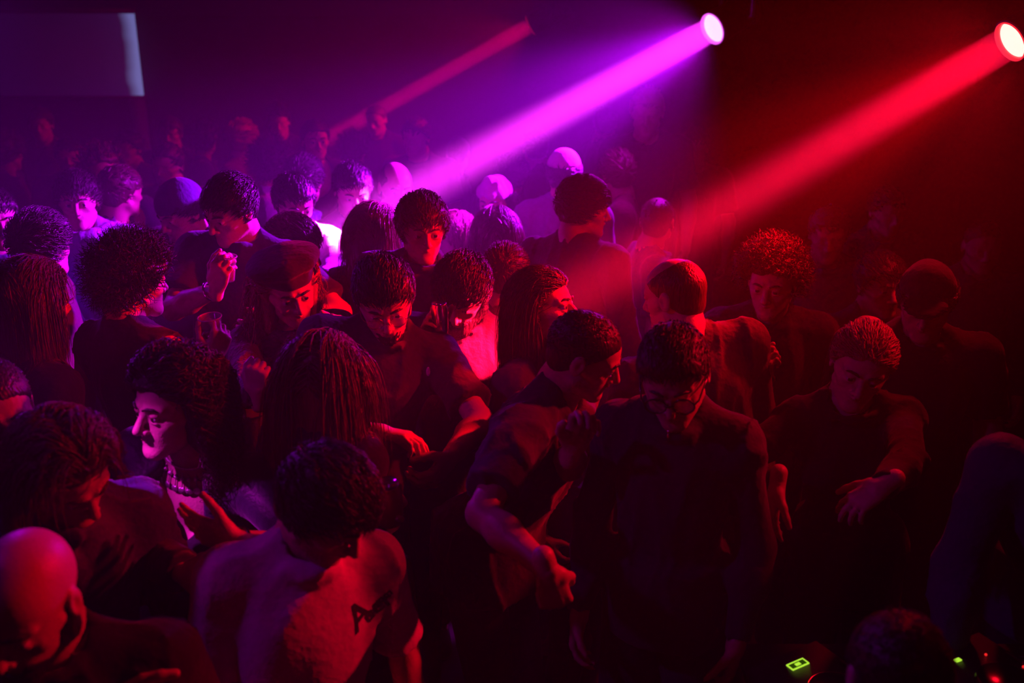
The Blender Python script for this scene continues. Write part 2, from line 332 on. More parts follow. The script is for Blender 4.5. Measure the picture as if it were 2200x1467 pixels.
RES = {0: dict(head=.0040, hand=.0042, body=.012, top=.009, hair=.0055, leg=.02), 1: dict(head=.0056, hand=.0052, body=.014, top=.011, hair=.007, leg=.025), 2: dict(head=.0085, hand=.0075, body=.018, top=.015, hair=.010, leg=.03)}
OCC = []
def person(label, head, yaw=0, pitch=10, roll=0, byaw=None, lean=(0,0), sex='m', s=.95, lod=1, skin=1, hair='short', hcol='dark', hlen=None, n_locks=None,
           top='tee', tcol=None, folds=.006, arms=None, beard=None, glasses=None, hat=None, brows=True, smile=0, build=1.0, group=None, trousers=None, eyes=None, part=0., hvol=1., shift=(0,0), foldf=(48,48,14)):
    H = np.asarray(head, float); byaw = yaw*.6 if byaw is None else byaw; rs = RES[lod]; rng = np.random.RandomState(int(abs(H[0])*977+H[1]*131+H[2]*17) % 9999)
    L, Fv, U = head_frame(yaw, pitch, roll); R = np.array([L,Fv,U]); hs = s
    hp = lambda x, y, z: H+hs*(x*L+y*Fv+z*U)
    Lb, Fb, _ = head_frame(byaw, 0, 0); f = sex == 'f'
    at_ = hp(0,-.022,-.062); N = at_-UP*.078*s-Fb*.03*s
    if pitch < -15: N = at_-UP*.078*s+Fb*.0
    pel = N-UP*.50*s-Fb*lean[1]-Lb*lean[0]+A(shift[0],shift[1],0); SU = nrm(N-pel)
    if pel[2] < .72: pel = pel.copy()
    Lt = nrm(Lb-SU*(Lb@SU)); Ft = np.cross(SU, Lt)*-1; Ft = np.cross(Lt, SU)*-1 if (np.cross(Lt,SU)@Fb) < 0 else np.cross(Lt,SU)
    RT = np.array([Lt, Ft, SU])
    sw = (.152 if f else .182)*s*build; Sd = {}
    for nm, sg in (('L',1),('R',-1)): Sd[nm] = N-SU*.062*s+Lt*sg*sw-Ft*.005
    def torso(g, k=.03):
        w = s*(.86 if f else 1)*build; d = s*(.92 if f else 1)*build
        c = [ell(N-SU*.165*s, A(.150*w+g,.102*d+g,.165*s+g), RT, k), ell(N-SU*.33*s, A((.120 if f else .135)*w+g,.094*d+g,.15*s+g), RT, k),
             ell(pel+UP*.02, A((.168 if f else .155)*s*build+g,.108*d+g,.13*s+g), RT, k)]
        for sg in (1,-1):
            c += [cone(N-SU*.075*s+Lt*sg*.04*s, N-SU*.068*s+Lt*sg*sw*.93, .052*s+g, .050*s+g, k), cone(N+UP*.02*s, N-SU*.045*s+Lt*sg*sw*.72, .036*s+g, .034*s+g, k),
                  cone(N-SU*.12*s+Lt*sg*sw*.8, N-SU*.07*s+Lt*sg*sw, .045*s+g, .046*s+g, k)]
            if f: c.append(ell(N-SU*.215*s+Lt*sg*.068*s+Ft*.078*s, A(.054,.048,.052)*s+g, RT, .025))
            elif g == 0: c.append(ell(N-SU*.15*s+Lt*sg*.07*s+Ft*.060*s, A(.07,.038,.055)*s, RT, .03))
            else: c.append(ell(N-SU*.22*s+Lt*sg*.045*s+Ft*.045*s, A(.075,.06,.15)*s+g, RT, .05))
        return c
    # arms
    arms = arms or {}; AR = {}
    for nm, sg in (('L',1),('R',-1)):
        a = arms.get(nm) or {}; S0 = Sd[nm]; la, lf = .285*s, .25*s
        Wt = a.get('w'); 
        if Wt is None: Wt = S0+Lt*sg*.05*s-UP*.50*s+Ft*(.10+.05*rng.rand())*s
        Wt = np.asarray(Wt, float); v = Wt-S0; dist = np.linalg.norm(v)
        if dist > (la+lf)*.985: Wt = S0+v/dist*(la+lf)*.985; v = Wt-S0; dist = np.linalg.norm(v)
        hint = a.get('e'); hint = (-UP*1+Lb*sg*.5-Fb*.5) if hint is None else (Lb*hint[0]*1+Fb*hint[1]+UP*hint[2])
        x = (la*la-lf*lf+dist*dist)/(2*dist); hh = math.sqrt(max(la*la-x*x, .0004)); vd = v/dist; pd = nrm(hint-vd*(hint@vd)); E = S0+vd*x+pd*hh
        fd = nrm(Wt-E); hd = a.get('dir'); hd = fd if hd is None else nrm(A(*hd)@np.array([Lb,Fb,UP])); hn = a.get('n'); hn = (-Lb*sg) if hn is None else A(*hn)@np.array([Lb,Fb,UP])
        AR[nm] = dict(S=S0, E=E, W=Wt, d=hd, n=hn, sg=sg, curl=a.get('curl', .35), thumb=a.get('thumb', .5), fd=fd, show=a.get('show', nm in arms), spread=a.get('spread', .3))
    am = (.86 if f else 1)*build
    def armp(q, g=0, upto=1., k=.02):
        S0, E, W = q['S'], q['E'], q['W']
        c = [cone(S0, E, .049*s*am+g, .038*s*am+g, k)]
        return c+[cone(E, E+(W-E)*.35, .039*s*am+g, .041*s*am+g, k), cone(E+(W-E)*.35, W, .041*s*am+g, .0265*s*am+g, k)]
    floor_xy = A(pel[0], pel[1], 0); root = empty('person', floor_xy); tag(root, label, 'person', group)
    mk = lambda nm, VF, m, par=root: obj(nm, mesh_np(nm, VF[0]-floor_xy, VF[1], m), par)
    # --- legs
    hipz = pel[2]-.03; legs = []; lt = []; shoes = []
    for sg in (1,-1):
        hip = pel-UP*.03+Lb*sg*.085*s; foot = A(*(floor_xy+Lb*sg*.11*s-Fb*.0)); ank = A(foot[0], foot[1], .085)
        need = np.linalg.norm(hip-ank); la = .435*s*max(1, need/(.86*s)); x = need/2; hh = math.sqrt(max(la*la-x*x, .0001)); kn = (hip+ank)/2+Fb*hh
        legs += [cone(hip, kn, .078*s, .052*s, .03), cone(kn, ank, .052*s, .034*s, .03), cone(ank-UP*.03, ank-UP*.055+Fb*.13, .033, .028, .02)]
        lt += [cone(hip, kn, .095*s, .068*s, .03), cyl(kn, ank+UP*.01, .066*s, .06*s, .03)]
        shoes.append([cone(ank-UP*.045-Fb*.04, ank-UP*.045+Fb*.13, .040, .038, .01), plane(A(0,0,.006), -UP, .004)])
    # --- body
    neck = [cone(hp(0,-.028,-.045), N+UP*.005, (.048 if f else .056)*s, (.050 if f else .060)*s, .02), cone(N+UP*.03, N-SU*.06*s, .055*s, .06*s, .03)]
    zc = at_[2]-.045*s
    body = torso(0)+neck[:]+legs
    for q in AR.values(): body += armp(q)
    B0 = nets(body+[plane(at_-U*.055*s, U, .001)], rs['body'])
    Hd = [ell(hp(0,-.015,.03), A(.076,.094,.086)*hs, R, .02), ell(hp(0,.028,.035), A(.062,.056,.052)*hs, R, .02), ell(hp(0,.026,-.035), A(.058,.060,.078)*hs, R, .02),
          ell(hp(0,.062,-.062), A(.033,.027,.03)*hs, R, .015), cone(hp(0,.070,-.098), hp(0,.074,-.096), .019*hs, .019*hs, .015)]
    jw = .050 if not f else .044
    for sg in (1,-1):
        Hd += [cone(hp(sg*jw,.0,-.058), hp(sg*.014,.068,-.094), .021*hs, .018*hs, .018), cone(hp(sg*.042,.052,-.022), hp(sg*.058,.02,-.01), .019*hs, .016*hs, .015),
               cone(hp(sg*.014,.083,.022), hp(sg*.046,.066,.021), (.009 if f else .0115)*hs, .010*hs, .010),
               ell(hp(sg*.031,.094,.001), A(.0165,.015,.0115)*hs, R, .010, '-'), ell(hp(sg*.031,.0745,.0085), A(.0155,.0135,.0085)*hs, R, .004), ell(hp(sg*.031,.0725,-.0095), A(.0150,.0125,.0060)*hs, R, .004)]
        Hd += [ell(hp(sg*.079,-.012,-.004), A(.0075,.0185,.031)*hs, np.array([nrm(L+Fv*sg*-.0-Fv*.0), nrm(Fv-L*sg*.35), nrm(U)]), .006),
               ell(hp(sg*.087,-.006,-.002), A(.007,.010,.018)*hs, R, .004, '-')]
    Hd += [cone(hp(0,.084,.010), hp(0,.108,-.030), .0085*hs, .0115*hs, .008), cone(hp(-.012,.094,-.036), hp(.012,.094,-.036), .0085*hs, .0085*hs, .005),
           cone(hp(-.017,.0905-.010,-.0560), hp(0,.0925,-.0545), .0045*hs, .0062*hs, .004), cone(hp(.017,.0905-.010,-.0560), hp(0,.0925,-.0545), .0045*hs, .0062*hs, .004),
           cone(hp(-.014,.082,-.0675), hp(.014,.082,-.0675), .0068*hs, .0068*hs, .005), cone(hp(-.023,.086,-.0610+.004*smile), hp(0,.0975,-.0615), .0022*hs, .0026*hs, .003, '-'), cone(hp(.023,.086,-.0610+.004*smile), hp(0,.0975,-.0615), .0022*hs, .0026*hs, .003, '-')]
    if smile: Hd += [ell(hp(sg*.038,.066,-.038), A(.017,.014,.014)*hs, R, .012) for sg in (1,-1)]
    Hd += neck
    H0 = nets(Hd+[plane(at_-U*.085*s, -U, .001)], rs['head'])
    Vs, Fs, n0 = [B0[0], H0[0]], [B0[1], H0[1]+len(B0[0])], len(B0[0])+len(H0[0])
    for q in AR.values():
        h = nets(hand_prims(q['W']-q['fd']*.005, q['d'], q['n'], q['sg'], q['curl'], s*(.9 if f else 1), q['spread'], q['thumb']), rs['hand'] if q['show'] else .009)
        Vs.append(h[0]); Fs.append(h[1]+n0); n0 += len(h[0])
    mk('body', (np.concatenate(Vs), np.concatenate(Fs)), SKIN[skin])
    # --- clothing
    g = .013; T_ = torso(g, .035); tc = tcol or BLACK
    SL = {'tee': .62, 'long': 9, 'jacket': 9, 'tank': 0, 'strap': 0}[top]
    for q in AR.values():
        if SL == 9: T_ += armp(q, g-.002); T_ = T_[:-1]+[cyl(q['E']+(q['W']-q['E'])*.3, q['E']+(q['W']-q['E'])*.96, .047*s*am, .036*s*am, .02)]
        elif SL: T_ += [cone(q['S'], q['S']+(q['E']-q['S'])*.3, .047*s*am+g, .046*s*am+g, .03), cyl(q['S']+(q['E']-q['S'])*.2, q['S']+(q['E']-q['S'])*(SL+.12), .044*s*am+g, .051*s*am+g, .02)]
        else: T_ += [ell(q['S']+Lt*q['sg']*.03, A(.05,.062,.07)*s, RT, .01, '-')]
    T_.append(cyl(pel+UP*.1, pel-UP*.10, .150*s, .168*s, .04))
    nk = .062*s if not f else .066*s
    if top in ('tank','strap'): T_ += [ell(N+Ft*.05*s-SU*(.06 if top=='tank' else .085)*s, A(.095,.12,.15 if top=='strap' else .08)*s, RT, .008, '-')]
    else:
        T_ += [ell(N+Ft*.022*s+UP*.02, A(nk+.004, nk+.012, .062*s), RT, .006, '-')]
        ring = [N+Ft*.022*s-SU*.012*s+(Lt*math.cos(t)*(nk+.006)+Ft*math.sin(t)*(nk+.014))-SU*.012*math.sin(t) for t in np.linspace(0, 6.2832, 17)]
        hh = .008 if top != 'jacket' else .016
        T_ += [cone(ring[i], ring[i+1], hh, hh, .008) for i in range(16)]
        T_ += [ell(N+Ft*.012*s+UP*.04, A(nk-.004, nk+.002, .085*s), RT, .004, '-')]
    wf = wob(rng.randint(999), (38,38,16)); wf2 = wob(rng.randint(999), foldf)
    mk('jacket' if top == 'jacket' else 'shirt' if top in ('tee','long') else 'top', nets(T_, rs['top'], disp=(lambda X,Y,Z: -folds*(.5*np.maximum(0, .8+wf(X,Y,Z))+1.1*np.maximum(0, 1-2.2*np.abs(wf2(X,Y,Z)))**1.5)) if folds else None), tc)
    mk('trousers', nets(lt+[ell(pel, A(.172,.125,.13)*s, RT, .04)], rs['leg']), trousers or DENIM)
    for p in shoes: mk('shoe', nets(p, .012), M_SHOE)
    # --- face parts
    if lod < 2 and abs(((yaw+180) % 360)-180) < 125:
        for sg in (1,-1):
            if eyes != 'closed':
                e = Soup().ball(A(0,0,0), .0122*hs, 20); V = e.V[0]; V = V@np.array([L,Fv,U]); c = hp(sg*.031,.0745,.0005); me = mesh_np('eye', V+c-floor_xy, e.F[0], [M_EYE, M_IRIS])
                ctr = V[e.F[0]].mean(1); look = nrm(Fv*1.0-U*.2); mi = ((ctr/np.linalg.norm(ctr, axis=1, keepdims=True))@look > .80).astype(np.int32); me.polygons.foreach_set('material_index', mi); obj('eye', me, root)
            if brows:
                b = Soup().tube([hp(sg*.012,.0945,.021), hp(sg*.026,.092,.027), hp(sg*.040,.083,.0255), hp(sg*.050,.072,.018)], A(.003,.0042,.0038,.0018)*hs, 6); b.make('eyebrow', HAIR['dark' if hcol in ('dark','blond') else hcol], root, floor_xy)
        lp = [cone(hp(-.019,.081,-.0570), hp(0,.0930,-.0553), .0036*hs, .0058*hs, .003), cone(hp(.019,.081,-.0570), hp(0,.0930,-.0553), .0036*hs, .0058*hs, .003), cone(hp(-.013,.0835,-.0672), hp(.013,.0835,-.0672), .0064*hs, .0064*hs, .003), cone(hp(-.023,.086,-.061), hp(0,.0985,-.0615), .0022, .0024, .002, '-'), cone(hp(.023,.086,-.061), hp(0,.0985,-.0615), .0022, .0024, .002, '-')]
        mk('lips', nets(lp, .003 if lod == 0 else .004), M_LIP)
    if beard:
        g = {'stubble': .0025, 'short': .006, 'full': .014}[beard]
        bp = [cone(hp(sg*jw,.0,-.058), hp(sg*.012,.066,-.093), .021*hs+g, .019*hs+g, .02) for sg in (1,-1)]+[cone(hp(0,.068,-.094), hp(0,.072,-.094), .021*hs+g, .021*hs+g, .015), ell(hp(0,.060,-.062), A(.036+g*.5,.029+g*.4,.03)*hs, R, .015)]
        bp += [cone(hp(sg*.062,-.002,-.01), hp(sg*jw,.0,-.058), .016*hs+g*.4, .021*hs+g, .012) for sg in (1,-1)]
        bp += [ell(hp(0,.09,-.061), A(.021,.02,.0125)*hs, R, .004, '-'), ell(hp(0,.105,-.02), A(.03,.045,.026)*hs, R, .006, '-'), ell(hp(.036,.085,-.03), A(.024,.045,.026)*hs, R, .006, '-'), ell(hp(-.036,.085,-.03), A(.024,.045,.026)*hs, R, .006, '-')]
        nz = wob(5, 420); mk('beard', nets(bp, rs['head'], disp=lambda X,Y,Z: .0014*nz(X,Y,Z)), HAIR['dark'] if hcol != 'grey' else HAIR['grey'])
    if glasses: make_glasses(root, floor_xy, hp, L, Fv, U, hs, glasses)
    # --- hair
    caps = [(hp(0,-.03,-.05), N, .066*s), (N-SU*.06*s+Lt*sw*.9, N-SU*.06*s-Lt*sw*.9, .078*s), (N-SU*.10*s, N-SU*.32*s, .112*s)]
    HF = (H, L, Fv, U, hs); hm = HAIR[hcol]
    def cap(t, amp, fr, off=0., extra=(), kk=.01):
        t = t*hvol
        def hl(X, Y, Z):
            x, y, z = X-H[0], Y-H[1], Z-H[2]; ly = (x*Fv[0]+y*Fv[1]+z*Fv[2])/hs; lz = (x*U[0]+y*U[1]+z*U[2])/hs
            return (np.interp(ly, HL_Y, HL_Z)+off-lz)*.8
        c = [ell(hp(0,-.015,.03), (A(.076,.094,.086)+A(t,t,t*.9))*hs, R, .02), ell(hp(0,.024,.040), (A(.064,.052,.05)+t*(.9 if hair in ('short','tousled','crop','curly','buzz') else .35))*hs, R, .02), ell(hp(0,-.05,-.03), (A(.058,.045,.045)+t*.6)*hs, R, .02), func(hl, kk)]
        w1 = wob(rng.randint(999), fr); c += list(extra)
        if hat: c += [func(lambda X,Y,Z: (X-H[0])*U[0]+(Y-H[1])*U[1]+(Z-H[2])*U[2]-.050*hs, .01)]
        return nets(c, rs['hair'], disp=(lambda X,Y,Z: amp*w1(X,Y,Z)) if amp else None)
    parts = []; nl = n_locks
    if nl is None: nl = {0: 1.0, 1: .6, 2: .12}[lod]
    def addl(n, *a, **k):
        n = int(n*nl)
        if hat: k['zmax'] = .045 if hat[0] != 'scarf' else .03
        if lod == 2: k['rtube'] = k.get('rtube', .0015)*2.6; k['steps'] = 4
        if n > 5: parts.append(locks(n, HF, *a, rng=rng, caps=caps, **k))
    if hair == 'buzz': parts.append(cap(.0035, .0006, 500, kk=.006)); addl(900, .004, 'back', .012, None, rtube=.0011, steps=3)
    elif hair == 'fringe_bald': parts.append(cap(.003, .0005, 500, kk=.006, extra=[ell(hp(0,.05,.10), A(.062,.10,.07)*hs, R, .01, '-')]))
    elif hair == 'short': parts.append(cap(.013, .002, 160)); addl(1500, .012, 'fwd', .038, (.0015, 9), rtube=.0015)
    elif hair == 'crop': parts.append(cap(.009, .0012, 250)); addl(1400, .009, 'fwd', .022, None, rtube=.0013, steps=4)
    elif hair == 'tousled': parts.append(cap(.015, .0035, 110)); addl(1700, .018, 'fwd', .055, (.005, 8), rtube=.0016)
    elif hair == 'curly': parts.append(cap(.020, .006, 130, kk=.014)); addl(1500, .024, 'spike', .055, (.007, 24), rtube=.0014, steps=12)
    elif hair in ('long', 'wavy', 'curlylong', 'bob'):
        ln = hlen or {'long': .46, 'wavy': .40, 'curlylong': .36, 'bob': .26}[hair]; th = {'long': .016, 'wavy': .022, 'curlylong': .034, 'bob': .022}[hair]
        ex = []; dn = -UP
        c1, c2 = hp(0,-.055,-.01), hp(0,-.05,-.01)+dn*(ln-.16)*.85+(-Fb)*.03
        for sg in (1,0,-1):
            ex.append(cone(c1+L*sg*.035*hs, c2+Lb*sg*.05*hs, (.042+th*.6)*hs, .030*hs+th*.5, .03))
        for sg in (1,-1): ex.append(cone(hp(sg*.072,-.012,.0), hp(sg*.070,-.018,-.02)+dn*min(.11,(ln-.16)*.6), (.020+th*.5)*hs, (.012+th*.4)*hs, .02))
        parts.append(cap(th*.55, {'long': .0015, 'wavy': .003, 'curlylong': .004, 'bob': .002}[hair], (60,60,20) if hair != 'curlylong' else 100, extra=ex))
        cu = {'long': (.002,3), 'wavy': (.008,7), 'curlylong': (.013,16), 'bob': (.003,5)}[hair]
        addl({'long': 3200, 'wavy': 2600, 'curlylong': 1700, 'bob': 3000}[hair], th+.004, 'down', ln, cu, rtube=.0011 if hair != 'curlylong' else .0015, part=part, steps=26 if hair == 'curlylong' else 16)
    elif hair == 'bun':
        parts.append(cap(.010, .002, 140, extra=[ell(hp(0,-.10,.07), A(.042,.036,.038)*hs, R, .015)])); addl(1500, .012, 'back', .06, (.003, 8), rtube=.0014)
    if parts:
        V = np.concatenate([p[0] for p in parts]); o_ = np.cumsum([0]+[len(p[0]) for p in parts[:-1]]); mk('hair', (V, np.concatenate([p[1]+o for p, o in zip(parts, o_)])), hm)
    # --- head wear
    if hat:
        kind, hc = hat
        if kind == 'beret': hp_ = [ell(hp(0,-.03,.085), A(.122,.128,.036)*hs, np.array([L, nrm(Fv+U*.15), nrm(U-Fv*.15-L*.12)]), .02), ell(hp(0,-.012,.055), A(.088,.104,.042)*hs, R, .02), func(lambda X,Y,Z: -((X-H[0])*U[0]+(Y-H[1])*U[1]+(Z-H[2])*U[2]-.036*hs), .006)]
        elif kind == 'beanie': hp_ = [ell(hp(0,-.014,.040), A(.092,.109,.098)*hs, R, .02), func(lambda X,Y,Z: -((X-H[0])*U[0]+(Y-H[1])*U[1]+(Z-H[2])*U[2]-.030*hs+.25*((X-H[0])*Fv[0]+(Y-H[1])*Fv[1]+(Z-H[2])*Fv[2])*-1*-1*.0), .006)]
        elif kind == 'cap': hp_ = [ell(hp(0,-.012,.036), A(.086,.103,.094)*hs, R, .015), func(lambda X,Y,Z: -((X-H[0])*U[0]+(Y-H[1])*U[1]+(Z-H[2])*U[2]-.045*hs), .006), ell(hp(0,.115,.050), A(.066,.062,.007)*hs, np.array([L, nrm(Fv-U*.22), nrm(U+Fv*.22)]), .008)]
        elif kind == 'scarf': hp_ = [ell(hp(0,-.012,.036), A(.088,.105,.095)*hs, R, .015), func(lambda X,Y,Z: -((X-H[0])*U[0]+(Y-H[1])*U[1]+(Z-H[2])*U[2]-.035*hs), .006), ell(hp(.01,.05,.12), A(.04,.03,.03)*hs, R, .015)]
        w3 = wob(3, 70 if kind != 'scarf' else 120); mk({'cap':'cap','beret':'beret','beanie':'beanie','scarf':'headscarf'}[kind], nets(hp_, rs['hair'], disp=lambda X,Y,Z: (.0015 if kind != 'scarf' else .005)*w3(X,Y,Z)), hc)
    OCC.append((label, floor_xy[0], floor_xy[1], H, N, AR))
    return dict(root=root, H=H, N=N, AR=AR, hp=hp, L=L, F=Fv, U=U, Lb=Lb, Fb=Fb, Ft=Ft, Lt=Lt, SU=SU, pel=pel, org=floor_xy, S=Sd)
def make_glasses(root, org, hp, L, Fv, U, hs, kind):
    m = M_WIRE if kind == 'wire' else M_FRAME; r = .0011 if kind == 'wire' else .0024; rx, rz = (.023,.020) if kind == 'wire' else (.0255,.0235)
    g = Soup()
    for sg in (1,-1):
        g.tube([hp(sg*.033+rx*math.cos(t), .103-.10*abs(math.cos(t)*rx+.01)*(1 if math.cos(t)*sg > 0 else .2), -.004+rz*math.sin(t)) for t in np.linspace(0, 6.283, 28, endpoint=False)], r*hs, 6, closed=True)
        g.tube([hp(sg*(.033+rx), .100, .002), hp(sg*.068, .088, .004), hp(sg*.080, .02, .006), hp(sg*.082, -.012, .0)], r*hs, 6)
    g.tube([hp(-.0115,.104,-.001), hp(0,.110,.003), hp(.0115,.104,-.001)], r*hs, 6)
    fr = g.make('eyeglasses', m, root, org)
    for sg in (1,-1):
        le = Soup().ball(A(0,0,0), .0225*hs, 16, (rx/.0235, .035, rz/.0235), np.array([L,Fv,U])); le.V[0] = le.V[0]+hp(sg*.033,.102,-.004); le.make('lens', M_GLASS, fr, org)

# ------------------------------------------------------------------ the room
def plane_mesh(name, lo, hi, m):
    o = Soup().box(lo, hi).make(name, m, smooth=False); tag(o, kind='structure'); return o
M_WALL = mat('dark_painted_wall', (.030,.026,.030), .8, .3, .3, 12, var=.15)
M_FLOOR = mat('worn_dark_floor', (.035,.03,.03), .45, .4, .2, 8, var=.3)
M_CEIL = mat('black_ceiling', (.012,.011,.012), .9, .1, .2, 20)
plane_mesh('floor', (-5.6,-1.6,-.1), (4.4,9.6,0), M_FLOOR); plane_mesh('ceiling', (-5.6,-1.6,3.2), (4.4,9.6,3.3), M_CEIL)
plane_mesh('wall_back', (-5.6,9.5,0), (4.4,9.6,3.2), M_WALL); plane_mesh('wall_left', (-5.6,-1.6,0), (-5.5,9.5,3.2), M_WALL)
plane_mesh('wall_right', (4.3,-1.6,0), (4.4,9.5,3.2), M_WALL); plane_mesh('wall_near', (-5.5,-1.6,0), (4.3,-1.5,3.2), M_WALL)

# ------------------------------------------------------------------ stage lamps
def moving_head(label, lens, aim, r, glow, strength, group, rim, ceil=3.2):
    """yoke-mounted spot hung from the pipe: clamp, base, yoke, head, lens"""
    lens = np.asarray(lens, float); d = nrm(np.asarray(aim)-lens); x = nrm(np.cross(d, UP)); y = np.cross(x, d); R = np.array([x, y, d])
    piv = lens-d*.17; root = empty('stage_lamp', (piv[0], piv[1], piv[2])); tag(root, label, 'stage light', group); o = piv
    hd = Soup().lathe([(.001,-.145),(r*.7,-.14),(r*1.0,-.11),(r*1.12,-.03),(r*1.15,.06),(r*1.22,.10),(r*1.25,.165),(r*1.13,.168),(r*1.06,.150),(.001,.148)], R, piv, 40)
    for i in range(5): hd.lathe([(r*1.04,-.10+.025*i),(r*1.16,-.095+.025*i),(r*1.16,-.088+.025*i),(r*1.04,-.083+.025*i)], R, piv, 28)
    hd.make('lamp_head', M_BLKMETAL, root, o)
    ln = Soup().lathe([(.0005,.163),(r*.45,.1625),(r*.80,.160),(r*1.0,.154)], R, piv, 40)
    ln.make('lens', glow, root, o)
    Soup().lathe([(r*1.0,.152),(r*1.05,.170),(r*1.13,.170),(r*1.13,.150)], R, piv, 40).make('lens_ring', rim, root, o)
    yk = Soup(); hx = nrm(A(x[0], x[1], 0)); top = piv+UP*.20
    for sg in (1,-1):
        yk.tube([piv+hx*sg*r*1.15, piv+hx*sg*r*1.55, piv+hx*sg*r*1.6+UP*.1, top+hx*sg*r*1.2, top], [.018,.02,.018,.018,.02], 8)
    yk.make('yoke', M_BLKMETAL, root, o)
    bs = Soup().box((-.13,-.10,0), (.13,.10,.09), np.array([hx, np.cross(UP,hx), UP]), top); bs.make('base', M_BLKMETAL, root, o)
    cl = Soup().tube([top+UP*.09, top+UP*.15], .02, 10); cl.tube([top+UP*(.15)+np.cross(UP,hx)*(.03*math.cos(t))+UP*(.03+.03*math.sin(t)) for t in np.linspace(0,6.283,14,endpoint=False)], .008, 6, closed=True); cl.make('clamp', M_BLKMETAL, root, o)
    return top+UP*.18
def glow_mat(name, col, s):
    m = bpy.data.materials.new(name); m.use_nodes = True; n = m.node_tree; n.nodes.clear(); o = n.nodes.new('ShaderNodeOutputMaterial'); e = n.nodes.new('ShaderNodeEmission')
    e.inputs[0].default_value = (*col, 1); e.inputs[1].default_value = s; n.links.new(e.outputs[0], o.inputs[0]); m.cycles.emission_sampling = 'NONE'; return m
G_FAR = glow_mat('far_lens_glow', (1,.04,.16), .55); G_MID = glow_mat('mid_lens_glow', (1,.55,1), 1.6); G_NEAR = glow_mat('near_lens_glow', (1,.72,.62), 1.5)
RIM_FAR = mat('red_lens_rim', (.3,.05,.05), .2, .6, emit=(1,.01,.08), estr=.9); RIM_MID = mat('pink_lens_rim', (.3,.1,.3), .2, .6, emit=(1,.1,1), estr=1.2); RIM_NEAR = mat('scarlet_lens_rim', (.3,.05,.05), .2, .6, emit=(1,.02,.04), estr=1.0)
tops = [moving_head('small round stage lamp farthest away, throwing a thin dull red beam', LAMP_FAR-nrm(AIM_FAR-LAMP_FAR)*.02, AIM_FAR, .066, G_FAR, 1, 'stage lamps in a row', RIM_FAR),
        moving_head('stage lamp with white-pink lens throwing a thick magenta beam in purple haze', LAMP_MID-nrm(AIM_MID-LAMP_MID)*.02, AIM_MID, .070, G_MID, 1, 'stage lamps in a row', RIM_MID),
        moving_head('big stage lamp at the right with glowing white lens and bright red beam', LAMP_NEAR-nrm(AIM_NEAR-LAMP_NEAR)*.02, AIM_NEAR, .060, G_NEAR, 1, 'stage lamps in a row', RIM_NEAR)]
pp = np.array(sorted(tops, key=lambda t: t[1])); a, b = pp[0]-(pp[1]-pp[0])*.8, pp[-1]+(pp[-1]-pp[-2])*.5
tr = Soup().tube([a]+[q+UP*0 for q in pp]+[b], .024, 12)
for q in (a*.9+pp[0]*.1, b*.9+pp[-1]*.1): tr.tube([q, A(q[0], q[1], 3.2)], .012, 8)
tag(tr.make('lighting_pipe', M_BLKMETAL), 'black pipe under the ceiling carrying the row of stage lamps', 'pipe')
# ------------------------------------------------------------------ screen on the back wall
sl, st_, sb = at(-60, 20, 8.7), at(287, 29, 8.7), at(309, 203, 8.7)
sw0, sh0 = 4.2, 1.0
tl = at(287, 29, 9.35); bl = at(309, 205, 9.35)
scx = tl[0]; ztop = tl[2]; zbot = ztop-(ztop-bl[2])
ms = bpy.data.materials.new('painted_projector_light'); ms.use_nodes = True; n = ms.node_tree; pr = n.nodes['Principled BSDF']; pr.inputs['Base Color'].default_value = (.10,.09,.13,1); pr.inputs['Roughness'].default_value = .9
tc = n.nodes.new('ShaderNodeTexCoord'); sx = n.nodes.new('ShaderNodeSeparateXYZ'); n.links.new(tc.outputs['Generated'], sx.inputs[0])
cr = n.nodes.new('ShaderNodeValToRGB'); cr.color_ramp.elements[0].position = .55; cr.color_ramp.elements[0].color = (.0035,.001,.010,1); cr.color_ramp.elements[1].position = .985; cr.color_ramp.elements[1].color = (.13,.15,.42,1)  # projected light is put into the canvas emission, brightest along the right edge
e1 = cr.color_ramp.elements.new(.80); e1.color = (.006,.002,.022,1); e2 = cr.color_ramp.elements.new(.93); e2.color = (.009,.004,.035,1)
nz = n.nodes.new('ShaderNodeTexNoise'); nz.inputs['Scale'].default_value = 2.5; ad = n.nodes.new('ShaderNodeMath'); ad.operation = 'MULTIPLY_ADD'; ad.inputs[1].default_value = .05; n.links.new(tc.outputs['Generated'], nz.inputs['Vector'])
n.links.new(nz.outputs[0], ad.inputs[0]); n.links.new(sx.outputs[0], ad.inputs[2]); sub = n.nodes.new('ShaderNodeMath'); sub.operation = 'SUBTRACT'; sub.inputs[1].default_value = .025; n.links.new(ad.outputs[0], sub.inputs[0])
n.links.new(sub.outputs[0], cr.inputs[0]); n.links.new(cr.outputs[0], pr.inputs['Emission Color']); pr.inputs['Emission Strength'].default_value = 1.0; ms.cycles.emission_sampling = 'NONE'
yw = (tl[1]+bl[1])/2
scr = empty('projection_screen', (scx-1.2, 9.40, (ztop+zbot)/2)); tag(scr, 'large pale projection screen on the dark wall, faint blue light painted in, brightest at its edge', 'screen')
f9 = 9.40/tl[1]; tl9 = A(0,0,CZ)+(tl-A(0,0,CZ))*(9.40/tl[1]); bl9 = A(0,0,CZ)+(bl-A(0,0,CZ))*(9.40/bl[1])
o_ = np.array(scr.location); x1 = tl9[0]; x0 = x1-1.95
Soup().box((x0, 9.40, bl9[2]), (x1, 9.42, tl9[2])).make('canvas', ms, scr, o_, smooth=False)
fr = Soup()
for lo, hi in (((x0-.03,9.39,tl9[2]),(x1+.0,9.45,tl9[2]+.05)), ((x0-.03,9.41,bl9[2]-.03),(x1+.02,9.44,bl9[2]))): fr.box(lo, hi)
fr.make('casing', M_BLKMETAL, scr, o_, smooth=False)

